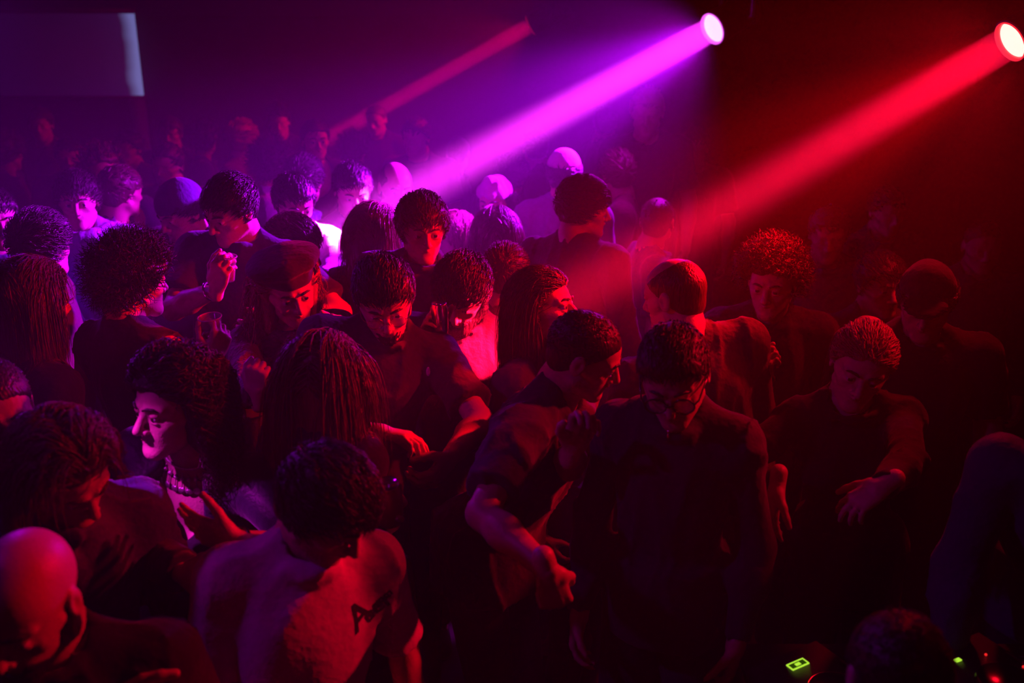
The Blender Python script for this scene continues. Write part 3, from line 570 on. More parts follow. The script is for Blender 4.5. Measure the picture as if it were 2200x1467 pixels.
q_ = at(265, 240, 8.9); plane_mesh('trim_1', (q_[0]-.07,9.42,0), (q_[0]+.06,9.5,bl9[2]-.03), mat('pale_pillar', (.12,.08,.2), .8, .3, .2))
# ------------------------------------------------------------------ the crowd
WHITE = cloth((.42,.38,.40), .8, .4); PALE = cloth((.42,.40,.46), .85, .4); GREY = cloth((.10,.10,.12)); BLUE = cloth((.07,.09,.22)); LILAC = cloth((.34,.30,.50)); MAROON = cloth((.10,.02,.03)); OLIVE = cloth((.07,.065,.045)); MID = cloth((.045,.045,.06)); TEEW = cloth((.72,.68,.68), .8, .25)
PX = {}
QUEUE = []
def P(k, label, px, py, d, **kw): QUEUE.append((k, label, at(px, py, d), kw))
# --- nearest row
P('tee', 'person in a pale T-shirt with dark lettering, head bowed, tousled dark hair', 702, 1092, 2.0, yaw=62, pitch=36, roll=-6, byaw=24, lean=(0,.10), lod=0, hair='tousled', hvol=1.3, top='tee', tcol=TEEW, folds=.010, skin=0, build=.90, foldf=(36,36,7))
P('bald', 'person with a bald domed head and dark beard below the bent brown-haired person', 55, 1292, 1.66, yaw=-6, pitch=20, roll=-4, byaw=10, lod=0, hair='none', beard='short', skin=1, top='tee', tcol=BLACK, s=1.0, glasses=None)
P('bent', 'person with chin-length brown hair bending forward in a blue shirt', 140, 1012, 1.98, yaw=58, pitch=34, roll=10, byaw=40, lean=(0,.06), lod=0, hair='bob', hcol='brown', hlen=.22, skin=1, top='long', tcol=cloth((.04,.05,.17), .7, .4), folds=.012, arms={'R': dict(w=at(250,1500,1.75), e=(-.6,-.8,0))})
P('curly', 'woman with big dark curly hair and coin necklace, hand on her bare chest', 376, 872, 2.32, yaw=-38, pitch=0, roll=0, byaw=-14, sex='f', lod=0, hair='curlylong', hlen=.27, skin=0, top='strap', tcol=BLACK, folds=.003,
  arms={'L': dict(w=at(505,1160,2.08), e=(1,-.2,-.6), dir=(-.9,.10,.22), n=(-.15,-1,.1), curl=[.10,.14,.2,.3], thumb=.2, spread=.8), 'R': dict(w=at(400,1235,2.1), e=(-1,-.3,-.5), curl=.4)})
P('long', 'woman seen from behind with long straight auburn hair, dark sleeves', 700, 815, 2.42, yaw=168, pitch=4, byaw=150, sex='f', lod=0, hair='long', hcol='auburn', hlen=.50, top='tee', tcol=BLACK, skin=1, part=.0, build=.86, s=.91,
  arms={'R': dict(w=at(832,1096,2.36), e=(.1,-.2,-1), dir=(-.45,-.1,.6), n=(-.1,-.9,.3), curl=[.6,.6,.62,.62], thumb=.6)})
P('lean', 'person with shaved hair leaning in to talk, bare forearm hanging down', 1256, 762, 2.54, yaw=84, pitch=24, roll=6, byaw=62, lean=(-.02,.30), lod=0, hair='buzz', skin=1, top='tee', tcol=cloth((.055,.045,.075)), folds=.010,
  arms={'R': dict(w=at(1178,1225,2.12), e=(-.2,-1,-.1), dir=(.1,.25,-1), n=(.6,-.7,0), curl=.75, thumb=.8), 'L': dict(w=at(1232,965,2.34), e=(.3,-.2,-1), dir=(0,.30,1), n=(-.7,.6,0), curl=[.5,.55,.6,.65], thumb=.5)})
P('round', 'person in round black glasses and dark shirt looking down, talking at close range', 1448, 806, 2.30, yaw=-14, pitch=24, roll=6, byaw=-22, lod=0, hair='crop', hvol=1.1, skin=1, top='long', tcol=cloth((.035,.03,.065)), glasses='acetate', smile=1, folds=.009, build=.86)
P('bun', 'woman with fluffy pinned-up fair hair and dark dress, arms hanging', 1850, 786, 2.72, yaw=-16, pitch=14, roll=-12, byaw=-10, sex='f', lod=0, hair='bun', hcol='blond', skin=0, top='long', tcol=BLACK,
  arms={'R': dict(w=at(1672,1040,2.55), e=(-1,.1,-.6), dir=(-.1,.3,-1), n=(.9,-.2,0), curl=[.1,.15,.2,.25], spread=1.0, thumb=.2), 'L': dict(w=at(1880,1120,2.2), e=(1,0,-.5), dir=(-.8,.25,-.55), n=(-.2,-.2,-1), curl=[.25,.25,.3,.35], spread=1.1, thumb=.2)})
P('dome', 'person at the booth seen from behind, round head of very short hair', 1928, 1462, 1.58, yaw=176, pitch=22, byaw=170, lod=0, hair='buzz', hcol='brown', skin=1, top='tee', tcol=BLACK)
P('edge', 'person in a pale blue shirt cut off at the frame edge above the booth', 2375, 925, 2.10, yaw=-60, pitch=10, byaw=-30, lean=(0,.25), lod=1, hair='short', skin=1, top='long', tcol=cloth((.06,.07,.2), .7), build=1.15)
# --- second row
P('glasses', 'person with short dark hair and thin wire glasses looking down, plain dark T-shirt', 826, 640, 2.78, yaw=10, pitch=26, roll=4, byaw=14, lod=0, hair='short', hvol=1.0, beard='stubble', skin=0, top='tee', tcol=cloth((.055,.045,.05)), glasses='wire', smile=1, folds=.007,
  arms={'L': dict(w=at(965,985,2.58), e=(1,-.5,-.3), dir=(-.6,.6,-.3), n=(-.6,-.6,.2), curl=.55), 'R': dict(w=at(805,930,2.50), e=(-1,-.5,-.6), dir=(.95,.25,-.12), n=(.05,.3,-1), curl=[.25,.35,.4,.45], spread=.6)})
P('beret', 'woman in a dark beret with long fair hair, patterned jacket, fist raised', 620, 618, 3.08, yaw=30, pitch=16, roll=8, byaw=20, sex='f', lod=0, hair='wavy', hcol='blond', hlen=.34, hat=('beret', cloth((.03,.02,.03))), smile=1, skin=0, top='jacket', tcol=cloth((.07,.05,.07), .7, .8, .4, 90),
  arms={'R': dict(w=at(556,850,2.72), e=(-.4,-.2,-1), dir=(0,.15,1), n=(.5,-.85,0), curl=.95, thumb=.9), 'L': dict(w=at(738,735,2.92), e=(.8,0,-.8), dir=(-.1,.4,.8), n=(-.8,.2,.2), curl=.75)})
P('dark_curl', 'person turned away with a thick mass of black curly hair, bare neck', 288, 606, 2.95, yaw=142, pitch=6, byaw=160, sex='f', lod=0, hair='curly', hvol=1.55, skin=1, top='tank', tcol=BLACK,
  arms={'R': dict(w=at(455,772,2.72), e=(-.8,.1,-.9), dir=(-.2,.3,.75), n=(.9,.5,.1), curl=[.55,.6,.6,.6], thumb=.7)})
P('blond_back', 'person turned away with smooth shoulder-length fair hair', 74, 652, 2.70, yaw=152, pitch=6, byaw=150, sex='f', lod=0, hair='long', hcol='brown', hlen=.30, top='long', tcol=BLACK, skin=0)
P('edge_left', 'person cut off by the picture edge with red light on the forehead', -8, 880, 2.25, yaw=38, pitch=10, byaw=30, lod=1, hair='buzz', skin=1, top='tee', tcol=BLACK, beard='stubble')
P('beard', 'bearded person with dark wavy hair looking down beside the wire-glasses wearer', 992, 630, 3.18, yaw=-14, pitch=28, roll=-4, byaw=0, lod=0, hair='tousled', beard='full', skin=1, top='tee', tcol=cloth((.08,.05,.07)), arms={'R': dict(w=at(940,735,3.0), e=(-.5,0,-1), dir=(-.25,.2,.9), n=(.8,.5,0), curl=.6, thumb=.6)})
P('profile', 'woman in profile with tilted-up red-lit face and brown hair falling back', 1168, 664, 2.98, yaw=72, pitch=-12, roll=-10, byaw=60, sex='f', lod=0, hair='long', hcol='brown', hlen=.34, skin=0, top='long', tcol=GREY)
P('shaved', 'person with shaved balding head turned away, red light on crown, dark sweater', 1448, 636, 2.95, yaw=-128, pitch=14, roll=0, byaw=-165, lod=0, hair='fringe_bald', hcol='brown', skin=0, top='long', tcol=cloth((.07,.045,.045)), folds=.007, build=1.08)
P('red_curl', 'person with curly hair standing in dim red light beside the shaved head', 1658, 606, 3.35, yaw=-26, pitch=10, byaw=-10, lod=0, hair='curly', hcol='brown', skin=1, top='long', tcol=BLACK, arms={'R': dict(w=at(1640,820,3.05), e=(-.6,0,-1), dir=(0,.2,1), n=(.8,-.5,0), curl=.9, thumb=.8)})
P('capdark', 'person in a dark baseball cap barely lit, behind the fluffy-haired woman', 1990, 646, 3.02, yaw=-24, pitch=16, byaw=-10, lod=1, hair='short', hat=('cap', BLACK), skin=1, top='tee', tcol=BLACK, build=1.1)
P('behind_cap', 'dim red face just behind the dark cap wearer', 1893, 612, 3.6, yaw=10, pitch=4, lod=1, hair='short', skin=1, tcol=GREY)
# --- third row
P('lit_neck', 'person with short hair looking down, cheek and neck flooded magenta, glass at chest', 494, 450, 3.42, yaw=-34, pitch=22, roll=-4, byaw=-4, lod=0, hair='short', skin=0, top='tee', tcol=cloth((.03,.025,.06)),
  arms={'R': dict(w=at(468,618,3.25), e=(-.9,.1,-.8), dir=(.35,.35,.9), n=(.3,-.9,0), curl=.6, thumb=.7), 'L': dict(w=at(600,700,3.3), e=(1,0,-.5), curl=.4)})
P('curl_man', 'person with thick curly hair, half the face lit red, looking ahead', 908, 492, 3.52, yaw=16, pitch=6, roll=-2, byaw=10, lod=0, hair='tousled', hcol='brown', hvol=1.4, skin=0, top='long', tcol=cloth((.06,.04,.10)))
P('white_shirt', 'person in a bright white shirt, cheek lit pink under a swept fringe', 632, 436, 4.05, yaw=30, pitch=20, byaw=30, lod=1, hair='short', skin=0, top='long', tcol=WHITE, folds=.008, arms={'L': dict(w=at(700,610,3.8), e=(.9,-.2,-.6), curl=.6), 'R': dict(w=at(650,640,3.8), e=(-.8,-.2,-.6))})
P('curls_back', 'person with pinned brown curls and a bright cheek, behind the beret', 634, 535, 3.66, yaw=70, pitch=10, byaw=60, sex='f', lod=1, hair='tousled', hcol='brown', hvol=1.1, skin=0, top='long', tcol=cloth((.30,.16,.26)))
P('fair_back', 'person turned away with fair hair glowing along one side', 808, 506, 3.78, yaw=150, pitch=4, byaw=160, sex='f', lod=1, hair='long', hcol='blond', hlen=.36, top='long', tcol=MID, skin=0)
P('cap_left', 'person with a flat dark cap looking down, cheek lit magenta', 388, 455, 3.95, yaw=-36, pitch=20, byaw=-10, lod=1, hair='short', hat=('beanie', cloth((.05,.04,.12))), skin=0, top='tee', tcol=BLACK)
P('lilac', 'person in a lilac zipped jacket looking at the booth', 168, 432, 4.2, yaw=16, pitch=2, byaw=10, lod=1, hair='tousled', skin=0, top='jacket', tcol=LILAC, folds=.009)
P('shade_left', 'person in shadow in front of the lilac jacket, back turned', 92, 528, 3.35, yaw=160, pitch=4, lod=1, hair='tousled', skin=1, top='long', tcol=cloth((.07,.02,.035)))
P('edge_mid', 'person cut off by the picture edge beside the lilac jacket', -10, 470, 3.9, yaw=40, pitch=6, lod=1, hair='short', skin=0, top='long', tcol=NAVY)
P('afro', 'dark silhouette of a tall person with rounded hair before the pink glow', 583, 356, 5.2, yaw=175, pitch=6, lod=1, hair='curly', hvol=.8, skin=2, top='tee', tcol=PALE)
P('shoulder_hair', 'dark silhouette of a head between the rounded hair and the white shirt', 656, 388, 4.75, yaw=165, pitch=4, lod=1, hair='tousled', hvol=1.0, skin=1, top='long', tcol=cloth((.06,.03,.11)))
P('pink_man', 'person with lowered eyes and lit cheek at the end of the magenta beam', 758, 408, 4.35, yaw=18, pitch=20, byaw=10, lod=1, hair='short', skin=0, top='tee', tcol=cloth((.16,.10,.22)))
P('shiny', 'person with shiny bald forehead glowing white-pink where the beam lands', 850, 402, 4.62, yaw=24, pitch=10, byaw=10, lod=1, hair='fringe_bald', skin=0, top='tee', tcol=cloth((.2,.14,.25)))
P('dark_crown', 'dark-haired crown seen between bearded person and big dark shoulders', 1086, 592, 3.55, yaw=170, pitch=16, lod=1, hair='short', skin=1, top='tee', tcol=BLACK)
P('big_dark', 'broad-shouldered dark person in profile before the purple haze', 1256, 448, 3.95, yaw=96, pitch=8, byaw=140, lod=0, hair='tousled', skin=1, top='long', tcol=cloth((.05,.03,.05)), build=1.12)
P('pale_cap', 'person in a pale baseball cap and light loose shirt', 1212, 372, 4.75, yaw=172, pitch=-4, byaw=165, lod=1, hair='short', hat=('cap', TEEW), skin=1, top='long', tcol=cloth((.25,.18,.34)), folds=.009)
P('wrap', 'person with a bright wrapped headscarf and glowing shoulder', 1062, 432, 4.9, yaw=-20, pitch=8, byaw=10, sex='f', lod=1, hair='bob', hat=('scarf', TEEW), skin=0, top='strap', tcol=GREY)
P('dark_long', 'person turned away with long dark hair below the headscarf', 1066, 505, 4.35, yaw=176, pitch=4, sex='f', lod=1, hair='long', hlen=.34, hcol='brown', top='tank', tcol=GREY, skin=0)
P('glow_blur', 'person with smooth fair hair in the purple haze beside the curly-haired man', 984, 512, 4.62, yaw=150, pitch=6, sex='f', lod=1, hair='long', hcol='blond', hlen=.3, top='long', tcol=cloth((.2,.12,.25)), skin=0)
# --- back rows
P('tall_top', 'tall person with only the crown of the hair lit pink under the beam', 1390, 242, 5.4, yaw=-10, pitch=10, lod=2, hair='short', hcol='blond', tcol=BLACK, s=1.05)
P('red_bare', 'person with red-lit face and bare shoulder behind the silhouettes', 678, 302, 5.9, yaw=22, pitch=0, sex='f', lod=1, hair='bun', skin=0, top='strap', tcol=BLACK, brows=True)
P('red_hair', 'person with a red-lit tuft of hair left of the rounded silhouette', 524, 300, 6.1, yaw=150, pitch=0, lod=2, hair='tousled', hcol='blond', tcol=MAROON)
P('faint_pink', 'faint pink face above the crowd under the purple beam', 894, 296, 6.0, yaw=-20, pitch=4, lod=2, hair='short', skin=0, tcol=GREY)
P('red_left', 'small red-lit face behind the flat dark cap', 360, 356, 5.4, yaw=-10, pitch=2, lod=2, hair='short', skin=1, tcol=BLACK)
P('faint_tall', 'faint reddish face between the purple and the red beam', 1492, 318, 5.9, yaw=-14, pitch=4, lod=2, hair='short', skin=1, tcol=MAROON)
BACK = [('faint red face alone below the corner of the screen', 88, 268, 7.0, 12), ('dim red cheek of a person under the screen', 148, 338, 6.2, 20), ('dim red-lit person under the tall dark pillar of the screen', 275, 320, 6.4, -15),
        ('small dim red head above the flat cap wearer', 366, 288, 7.0, 5), ('purple-lit person near the lilac jacket', 218, 372, 4.9, 30), ('dark back-row head by the picture edge under the screen', 20, 330, 6.6, 170),
        ('dark back-row head between the red-lit faces', 440, 300, 6.8, 178), ('person with a red shoulder behind the lilac jacket', 262, 412, 4.5, 150), ('dark back-row head in front of the purple glow', 760, 326, 6.7, 172),
        ('hazy head beyond the pale cap', 1150, 318, 6.3, -170), ('hazy head between headscarf and beam', 985, 330, 6.7, 165), ('dim head right of the pale cap', 1325, 372, 5.2, -160),
        ('dim head between the big dark shoulders and the red beam', 1412, 476, 4.6, 160), ('dark head in the red haze beyond the curly hair', 1780, 505, 4.2, -15),
        ('dark head at the right margin of the red haze', 1905, 455, 4.8, 10), ('dark back-row head beside the tall lit crown', 1300, 265, 6.8, 175), ('small hazy head left of the thin red beam end', 600, 262, 7.6, 8),
        ('small hazy head under the thin red beam', 808, 258, 7.6, -12), ('dim head far right behind the dark cap', 2110, 530, 4.3, -10), ('dark head behind the headscarf and the cap', 1098, 380, 5.6, 160)]
rb = random.Random(4)
for i, (lb, x, y, d, yw_) in enumerate(BACK):
    P('back%d' % i, lb, x, y, d, yaw=yw_, pitch=rb.uniform(-2,10), lod=2, hair=rb.choice(['short','tousled','curly','buzz','short']), hcol=rb.choice(['dark','dark','brown']), skin=rb.choice([0,1,2]),
           tcol=rb.choice([BLACK, GREY, NAVY, MAROON]), top=rb.choice(['tee','long']), sex='m')

# let the hips of neighbours give way to each other, as in a real crowd
hip0 = []
for k, lb, H, kw in QUEUE:
    by = kw.get('byaw'); by = kw.get('yaw', 0)*.6 if by is None else by; ln = kw.get('lean', (0,0)); Lb_, Fb_, _ = head_frame(by, 0, 0); hip0.append((H-Fb_*(.03+ln[1])-Lb_*ln[0])[:2])
hip0 = np.array(hip0); hip = hip0.copy()
for it in range(120):
    df = hip[:,None]-hip[None]; ds_ = np.linalg.norm(df, axis=2)+np.eye(len(hip))*9; push = np.clip(.44-ds_, 0, 1)[...,None]*df/ds_[...,None]*.25
    hip = hip+push.sum(1)
    gd = hip-A(.94,1.90); tabl = (np.abs(gd[:,0]) < .52) & (np.abs(gd[:,1]) < .36); hip[tabl,1] += np.sign(gd[tabl,1])*.02
    dv = hip-hip0; n_ = np.linalg.norm(dv, axis=1, keepdims=True); hip = hip0+dv*np.minimum(1, .13/np.maximum(n_, 1e-6))
for (k, lb, H, kw), h0, h1 in zip(QUEUE, hip0, hip): PX[k] = person(lb, H, shift=tuple(h1-h0), **kw)

# ------------------------------------------------------------------ drinks in hands
def cup(label, c, r, h, tilt=(0,0,1), kind='cup', material=None, liquid=None, group=None):
    c = np.asarray(c, float); z = nrm(tilt); x = nrm(np.cross(z, A(.3,1,.1))); R = np.array([x, np.cross(z, x), z]); nm = {'cup':'plastic_cup','glass':'drinking_glass','can':'drink_can'}[kind]
    root = empty(nm, c); tag(root, label, {'cup':'cup','glass':'glass','can':'can'}[kind], group)
    if kind == 'can':
        Soup().lathe([(.001,.004),(r*.6,.004),(r*.78,0),(r*.95,.008),(r,.02),(r,h-.014),(r*.84,h-.003),(r*.82,h)], R, c, 32).make('can_body', material, root, c)
        Soup().lathe([(r*.82,h),(r*.79,h+.002),(r*.76,h-.003),(.001,h-.0035)], R, c, 32).make('can_lid', M_METAL, root, c)
        q = c+z*(h-.0025)+R[1]*r*.3; Soup().tube([q+R[0]*r*.28*math.cos(t)+R[1]*r*.28*math.sin(t) for t in np.linspace(0,6.283,16,endpoint=False)], .0011, 6, closed=True).make('pull_tab', M_METAL, root, c)
    else:
        Soup().lathe([(.001,.001),(r*.74,.001),(r*.78,.006),(r,h),(r*1.05,h+.002),(r*1.05,h-.002),(r*.955,h-.003),(r*.73,.006),(.001,.005)], R, c, 36).make('cup_wall', M_GLASS, root, c)
        Soup().tube([c+z*h+(R[0]*math.cos(t)+R[1]*math.sin(t))*r*1.03 for t in np.linspace(0,6.283,36,endpoint=False)], .0016, 6, closed=True).make('rim', M_RIM, root, c)
        Soup().lathe([(.001,.007),(r*.72,.007),(r*.86,h*.55),(.001,h*.55)], R, c, 28).make('drink', M_BEER, root, c)
    return root
M_RIM = mat('frosted_rim', (.8,.8,.85), .15, .8, trans=.3); M_BEER = mat('drink', (.5,.28,.06), .1, .5, trans=.6)
def hold(p, sd, up=.055, out=.0):
    q = p['AR'][sd]; return q['W']+nrm(q['d'])*up+nrm(q['n'])*(.034+out)
c = hold(PX['dark_curl'], 'R', .065); cup('clear plastic cup of drink raised in a magenta-lit hand behind the curly-haired woman', c-UP*.05, .031, .10, (-.05,-.1,1))
c = hold(PX['lit_neck'], 'R', .07); cup('small glass raised at the chest of the person with the magenta neck', c-UP*.04, .026, .085, (.1,-.05,1), 'glass')
c = hold(PX['long'], 'R', .065, .004); cup('drink can gripped under the hanging hand, in front of the wire-glasses wearer', c-UP*.06, .031, .115, (.02,-.25,1), 'can', mat('red_printed_can', (.35,.05,.04), .3, .5, metal=.5))
c = hold(PX['beard'], 'R', .07); cup('small shiny can held up just behind the shoulder of the wire-glasses wearer', c-UP*.03, .026, .10, (0,-.1,1), 'can', M_METAL)
# ------------------------------------------------------------------ things worn
from mathutils.bvhtree import BVHTree
def surf(o, extra=()):
    me = o.data; loc = np.array(o.parent.location) if o.parent else np.zeros(3)
    V = np.empty(len(me.vertices)*3, np.float32); me.vertices.foreach_get('co', V); V = V.reshape(-1,3)+loc
    return BVHTree.FromPolygons([tuple(v) for v in V], [tuple(p.vertices) for p in me.polygons])
def child(p, nm): return [o for o in p['root'].children if o.name.split('.')[0] == nm][0]
def cast(bv, frm, d):
    h = bv.ray_cast(Vector(frm), Vector(nrm(d))); return (np.array(h[0]), np.array(h[1])) if h[0] else (None, None)
EYE = A(0, 0, CZ)
# coin necklace
p = PX['curly']; neckb = surf(child(p, 'body')); nk = Soup(); co = []
ringp = []
for t in np.linspace(-2.9, 2.9, 40):
    dr = p['Ft']*math.cos(t)+p['Lt']*math.sin(t); c0 = p['N']+UP*(.012-.028*math.cos(t)); h, nn = cast(neckb, c0+dr*.25, -dr)
    ringp.append((h if h is not None else c0+dr*.06)+dr*.003)
nk.tube(ringp, .0032, 6); band = nk.make('necklace', M_COIN, p['root'], p['org'])
for k_, t in enumerate(np.linspace(-.75, .75, 7)):
    dr = p['Ft']*math.cos(t)+p['Lt']*math.sin(t); c0 = p['N']+UP*(.012-.028*math.cos(t)); pts = []
    for dz in (.012, .024, .036, .050):
        h, nn = cast(neckb, c0-UP*dz+dr*.25, -dr); pts.append((h if h is not None else c0-UP*dz+dr*.07)+dr*.004)
    s_ = Soup().tube(pts, .0012, 5); s_.ball(pts[1], .006, 10, (1,1,1)); s_.make('bead', M_COIN, band, p['org'])
    x_ = nrm(np.cross(UP, dr)); Soup().lathe([(.0005,.0012),(.0085,.0012),(.0092,0),(.0085,-.0012),(.0005,-.0012)], np.array([x_, UP, dr]), pts[3]+dr*.002, 20).make('coin', M_COIN, band, p['org'])
# open jacket with studded shoulder
g = .026; q = p['AR']['L']; q2 = p['AR']['R']; s_ = .95; sw = .152*s_
jk = [cone(p['N']-p['SU']*.075*s_+p['Lt']*sg*.06, p['S'][k]+p['Lt']*sg*.0, .052*s_+g, .050*s_+g, .03) for k, sg in (('L',1),('R',-1))]
jk += [ell(p['N']-p['SU']*.165, A(.135,.095,.16)+g, np.array([p['Lt'],p['Ft'],p['SU']]), .03), ell(p['N']-p['SU']*.33, A(.115,.09,.15)+g, np.array([p['Lt'],p['Ft'],p['SU']]), .03)]
for a_ in (q, q2): jk += [cone(a_['S'], a_['E'], .062, .052, .03), cyl(a_['E'], a_['E']+(a_['W']-a_['E'])*(.5 if a_ is q else .9), .052, .046, .02)]
jk += [ell(p['N']-p['SU']*.16+p['Ft']*.13, A(.082,.12,.26), np.array([p['Lt'],p['Ft'],p['SU']]), .008, '-'), ell(p['N']+p['Ft']*.01, A(.075,.08,.07), np.array([p['Lt'],p['Ft'],p['SU']]), .008, '-')]
wj = wob(8, (40,40,18)); VF = nets(jk, .009, disp=lambda X,Y,Z: -.004*np.maximum(0,.5+wj(X,Y,Z)))
J = obj('jacket', mesh_np('jacket', VF[0]-p['org'], VF[1], cloth((.02,.018,.04), .5, .3, .4)), p['root']); jb = surf(J); sd_ = Soup(); ns_ = 0
for i_ in range(3):
    for j_ in range(11):
        h, nn = cast(jb, EYE, at(488+i_*7+j_*1.2+(j_ % 2)*0, 968+j_*7.2-i_*4, 2.3)-EYE)
        if h is not None and np.linalg.norm(h-p['N']) < .4: sd_.ball(h, .0014, 8); ns_ += 1
if ns_: o = sd_.make('studs', M_METAL, J, p['org'])
# bracelets, pin, chest patch
def band_at(p, sd, nm, m, r=.031, back=.03, th=.0028):
    q = p['AR'][sd]; c = q['W']-q['fd']*back; x = nrm(np.cross(q['fd'], A(.2,.3,1))); y = np.cross(q['fd'], x)
    Soup().tube([c+r*(x*math.cos(t)+y*math.sin(t)) for t in np.linspace(0,6.283,26,endpoint=False)], th, 6, closed=True).make(nm, m, p['root'], p['org'])
band_at(PX['beret'], 'R', 'bracelet', M_METAL, .029); band_at(PX['lit_neck'], 'R', 'watch', M_METAL, .031, .035, .005); band_at(PX['curly'], 'L', 'bracelet', M_FRAME, .027, .015, .004)
p = PX['round']; h, nn = cast(surf(child(p, 'shirt')), EYE, at(1438, 928, 2.2)-EYE)
if h is not None: pb = Soup().ball(h+nn*.003, .006, 12); pb.tube([h+nn*.004, h+nn*.005-UP*.012, h+nn*.004-UP*.026], [.002,.004,.0025], 6); pb.make('pin', M_METAL, p['root'], p['org'])
p = PX['glasses']; h, nn = cast(surf(child(p, 'shirt')), EYE, at(920, 798, 2.7)-EYE)
if h is not None:
    x_ = nrm(np.cross(UP, nn)); Soup().ball(h, .011, 14, (.55,.14,1.25), np.array([x_, nn, np.cross(nn, x_)])).make('chest_patch', cloth((.75,.7,.7)), p['root'], p['org'])
# lettering on the pale T-shirt, lying on the cloth
p = PX['tee']; sb_ = surf(child(p, 'shirt'))
def lettering(txt, px, py, size, ang):
    cu = bpy.data.curves.new('lettering', 'FONT'); cu.body = txt; cu.size = size; cu.offset = .0012; cu.resolution_u = 3; to = bpy.data.objects.new('t', cu); COL.objects.link(to)
    me = bpy.data.meshes.new_from_object(to.evaluated_get(bpy.context.evaluated_depsgraph_get())); bpy.data.objects.remove(to)
    h, nn = cast(sb_, EYE, at(px, py, 1.8)-EYE)
    if h is None: return
    x_ = nrm(np.cross(UP, nn)); y_ = np.cross(nn, x_); ca, sa = math.cos(rad(ang)), math.sin(rad(ang)); X2 = x_*ca+y_*sa; Y2 = y_*ca-x_*sa
    for v in me.vertices:
        w = h+X2*v.co.x+Y2*v.co.y; k, n2 = cast(sb_, w+nn*.12, -nn); w = (k if k is not None else w)+nn*.0016; v.co = Vector(w-p['org'])
    me.materials.clear(); me.materials.append(BLACK); obj('lettering', me, p['root'])
lettering('A', 764, 1362, .085, 20); lettering('uer', 790, 1340, .05, 26); lettering('nom', 806, 1306, .026, 32)

# ------------------------------------------------------------------ booth table and gear
T0 = A(.62, 1.66, 0); TZ = .93
tb = empty('booth_table', (1.04, 1.93, 0)); tag(tb, 'black table of the booth in the dark corner, carrying the lit gear', 'table'); o_ = A(1.04,1.93,0)
Soup().box((.56,1.68,TZ-.03), (1.32,2.10,TZ)).make('table_top', M_BLKMETAL, tb, o_, smooth=False)
for x_ in (.60,1.28):
    for y_ in (1.72,2.06): Soup().tube([(x_,y_,0),(x_,y_,TZ-.03)], .018, 10).make('leg', M_BLKMETAL, tb, o_)
G_GREEN = glow_mat('green_display', (.55,1,.05), .9); G_BLUE = glow_mat('blue_strip', (.04,.03,1), .55); G_RED = glow_mat('red_lamp', (1,.02,.02), 1.0); G_DIM = glow_mat('unlit_display', (.05,.14,.0), .35)
def player(label, cx, cy, ang, big):
    R = np.array([A(math.cos(ang),math.sin(ang),0), A(-math.sin(ang),math.cos(ang),0), UP]); c = A(cx, cy, TZ); root = empty('media_player', c); tag(root, label, 'media player', 'players on the booth table')
    w, d, h = .105, .13, .06
    Soup().box((-w,-d,.008), (w,d,h), R, c).make('housing', M_BLKMETAL, root, c, smooth=False)
    for x_, y_ in ((-1,-1),(-1,1),(1,-1),(1,1)): Soup().lathe([(.012,0),(.012,.009)], R, c+R[0]*x_*.08+R[1]*y_*.1, 12).make('foot', M_BLKMETAL, root, c)
    wh = Soup().lathe([(.001,h+.012),(.062,h+.012),(.066,h+.009),(.07,h)], R, c-R[1]*.035, 40); wh.make('jog_wheel', M_FRAME, root, c)
    Soup().tube([c-R[1]*.035+UP*(h+.010)+.064*(R[0]*math.cos(t)+R[1]*math.sin(t)) for t in np.linspace(0,6.283,48,endpoint=False)], .0014, 6, closed=True).make('wheel_ring', M_METAL, root, c)
    for i_ in range(4): Soup().lathe([(.001,h+.007),(.006,h+.007),(.007,h)], R, c+R[0]*(-.085)+R[1]*(-.1+.03*i_), 14).make('button', M_FRAME, root, c)
    Soup().box((.086,-.09,h), (.092,.04,h+.012), R, c).make('pitch_slider', M_METAL, root, c, smooth=False)
    return R, c, h, root
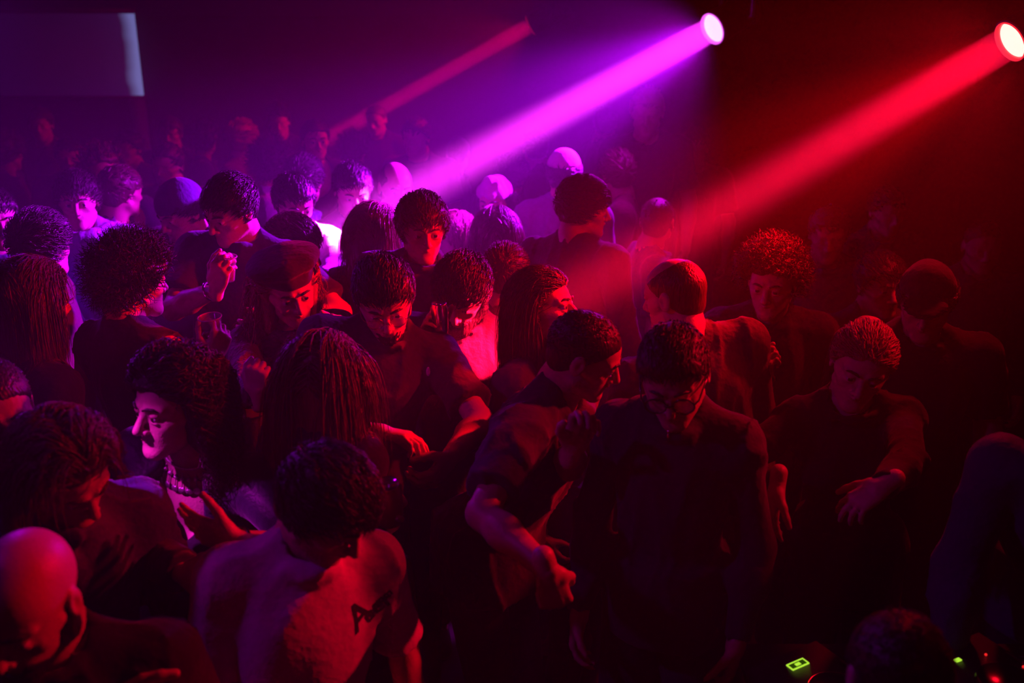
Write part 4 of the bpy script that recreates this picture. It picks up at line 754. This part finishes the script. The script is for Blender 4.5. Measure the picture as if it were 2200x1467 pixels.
# display and lights are fixed on top of each player
R, c, h, root = player('media player with a yellow-green outlined display and blue edge light', .705, 1.865, rad(30), True)
d0 = at(1752, 1449, 2.27); dc = A(d0[0], d0[1], TZ+h+.002)
kx, ky = R[0], R[1]
def rect(cc, a, b, z0, z1, m, nm, root): Soup().box((-a,-b,z0), (a,b,z1), R, cc).make(nm, m, root, c, smooth=False)
PC = c+UP*h+R[1]*.085
fr = Soup()
for lo, hi in (((-.026,-.011,0),(.026,-.0085,.003)),((-.026,.0085,0),(.026,.011,.003)),((-.026,-.011,0),(-.0235,.011,.003)),((.0235,-.011,0),(.026,.011,.003))): fr.box(lo, hi, R, PC)
fr.make('display_frame', G_GREEN, root, c, smooth=False); rect(PC+UP*0, .0235, .0085, 0, .0012, G_DIM, 'display', root); rect(PC, .007, .004, .0012, .003, G_GREEN, 'display_symbol', root)
Soup().box((-.06,-.131,.03), (.104,-.127,.045), R, c).make('light_strip', G_BLUE, root, c, smooth=False)
R, c, h, root = player('media player with a small green light and two red lamps', 1.10, 1.90, rad(26), False)
rect(c+UP*h+R[1]*.075-R[0]*.03, .008, .005, 0, .003, G_GREEN, 'green_light', root)
for dx, dy in ((.045,.06),(.085,-.01)): Soup().ball(c+UP*(h+.002)+R[0]*dx+R[1]*dy, .0035, 10).make('red_lamp', G_RED, root, c)
mxr = empty('mixer', (.90,1.93,TZ)); tag(mxr, 'small dark mixer with rows of knobs between the two media players', 'mixer'); c = A(.90,1.93,TZ); R = np.array([A(math.cos(.5),math.sin(.5),0), A(-math.sin(.5),math.cos(.5),0), UP])
Soup().box((-.055,-.12,0), (.055,.12,.055), R, c).make('housing', M_BLKMETAL, mxr, c, smooth=False)
for i_ in range(3):
    for j_ in range(5): Soup().lathe([(.001,.073),(.0055,.073),(.007,.055)], R, c+R[0]*(-.035+.035*i_)+R[1]*(-.02+.028*j_), 12).make('knob', M_FRAME, mxr, c)
for i_ in range(2): Soup().box((-.004,-.1,.055), (.004,-.085,.068), R, c+R[0]*(-.02+.04*i_)).make('fader', M_METAL, mxr, c, smooth=False)
cb = [A(1.12,2.04,TZ+.01), A(1.19,1.98,TZ+.05), A(1.23,1.94,TZ+.075), A(1.27,1.92,TZ+.05), A(1.30,1.94,TZ+.01)]
t_ = np.linspace(0, 4, 30); cbs = np.stack([np.interp(t_, range(5), [q[i] for q in cb]) for i in range(3)], 1); cbs[:,2] = TZ+.008+.06*np.sin(np.linspace(0, math.pi, 30))
tag(Soup().tube(cbs, .004, 8).make('audio_cable', M_FRAME), 'glossy black cable arching over the table beside the red lamps', 'cable')
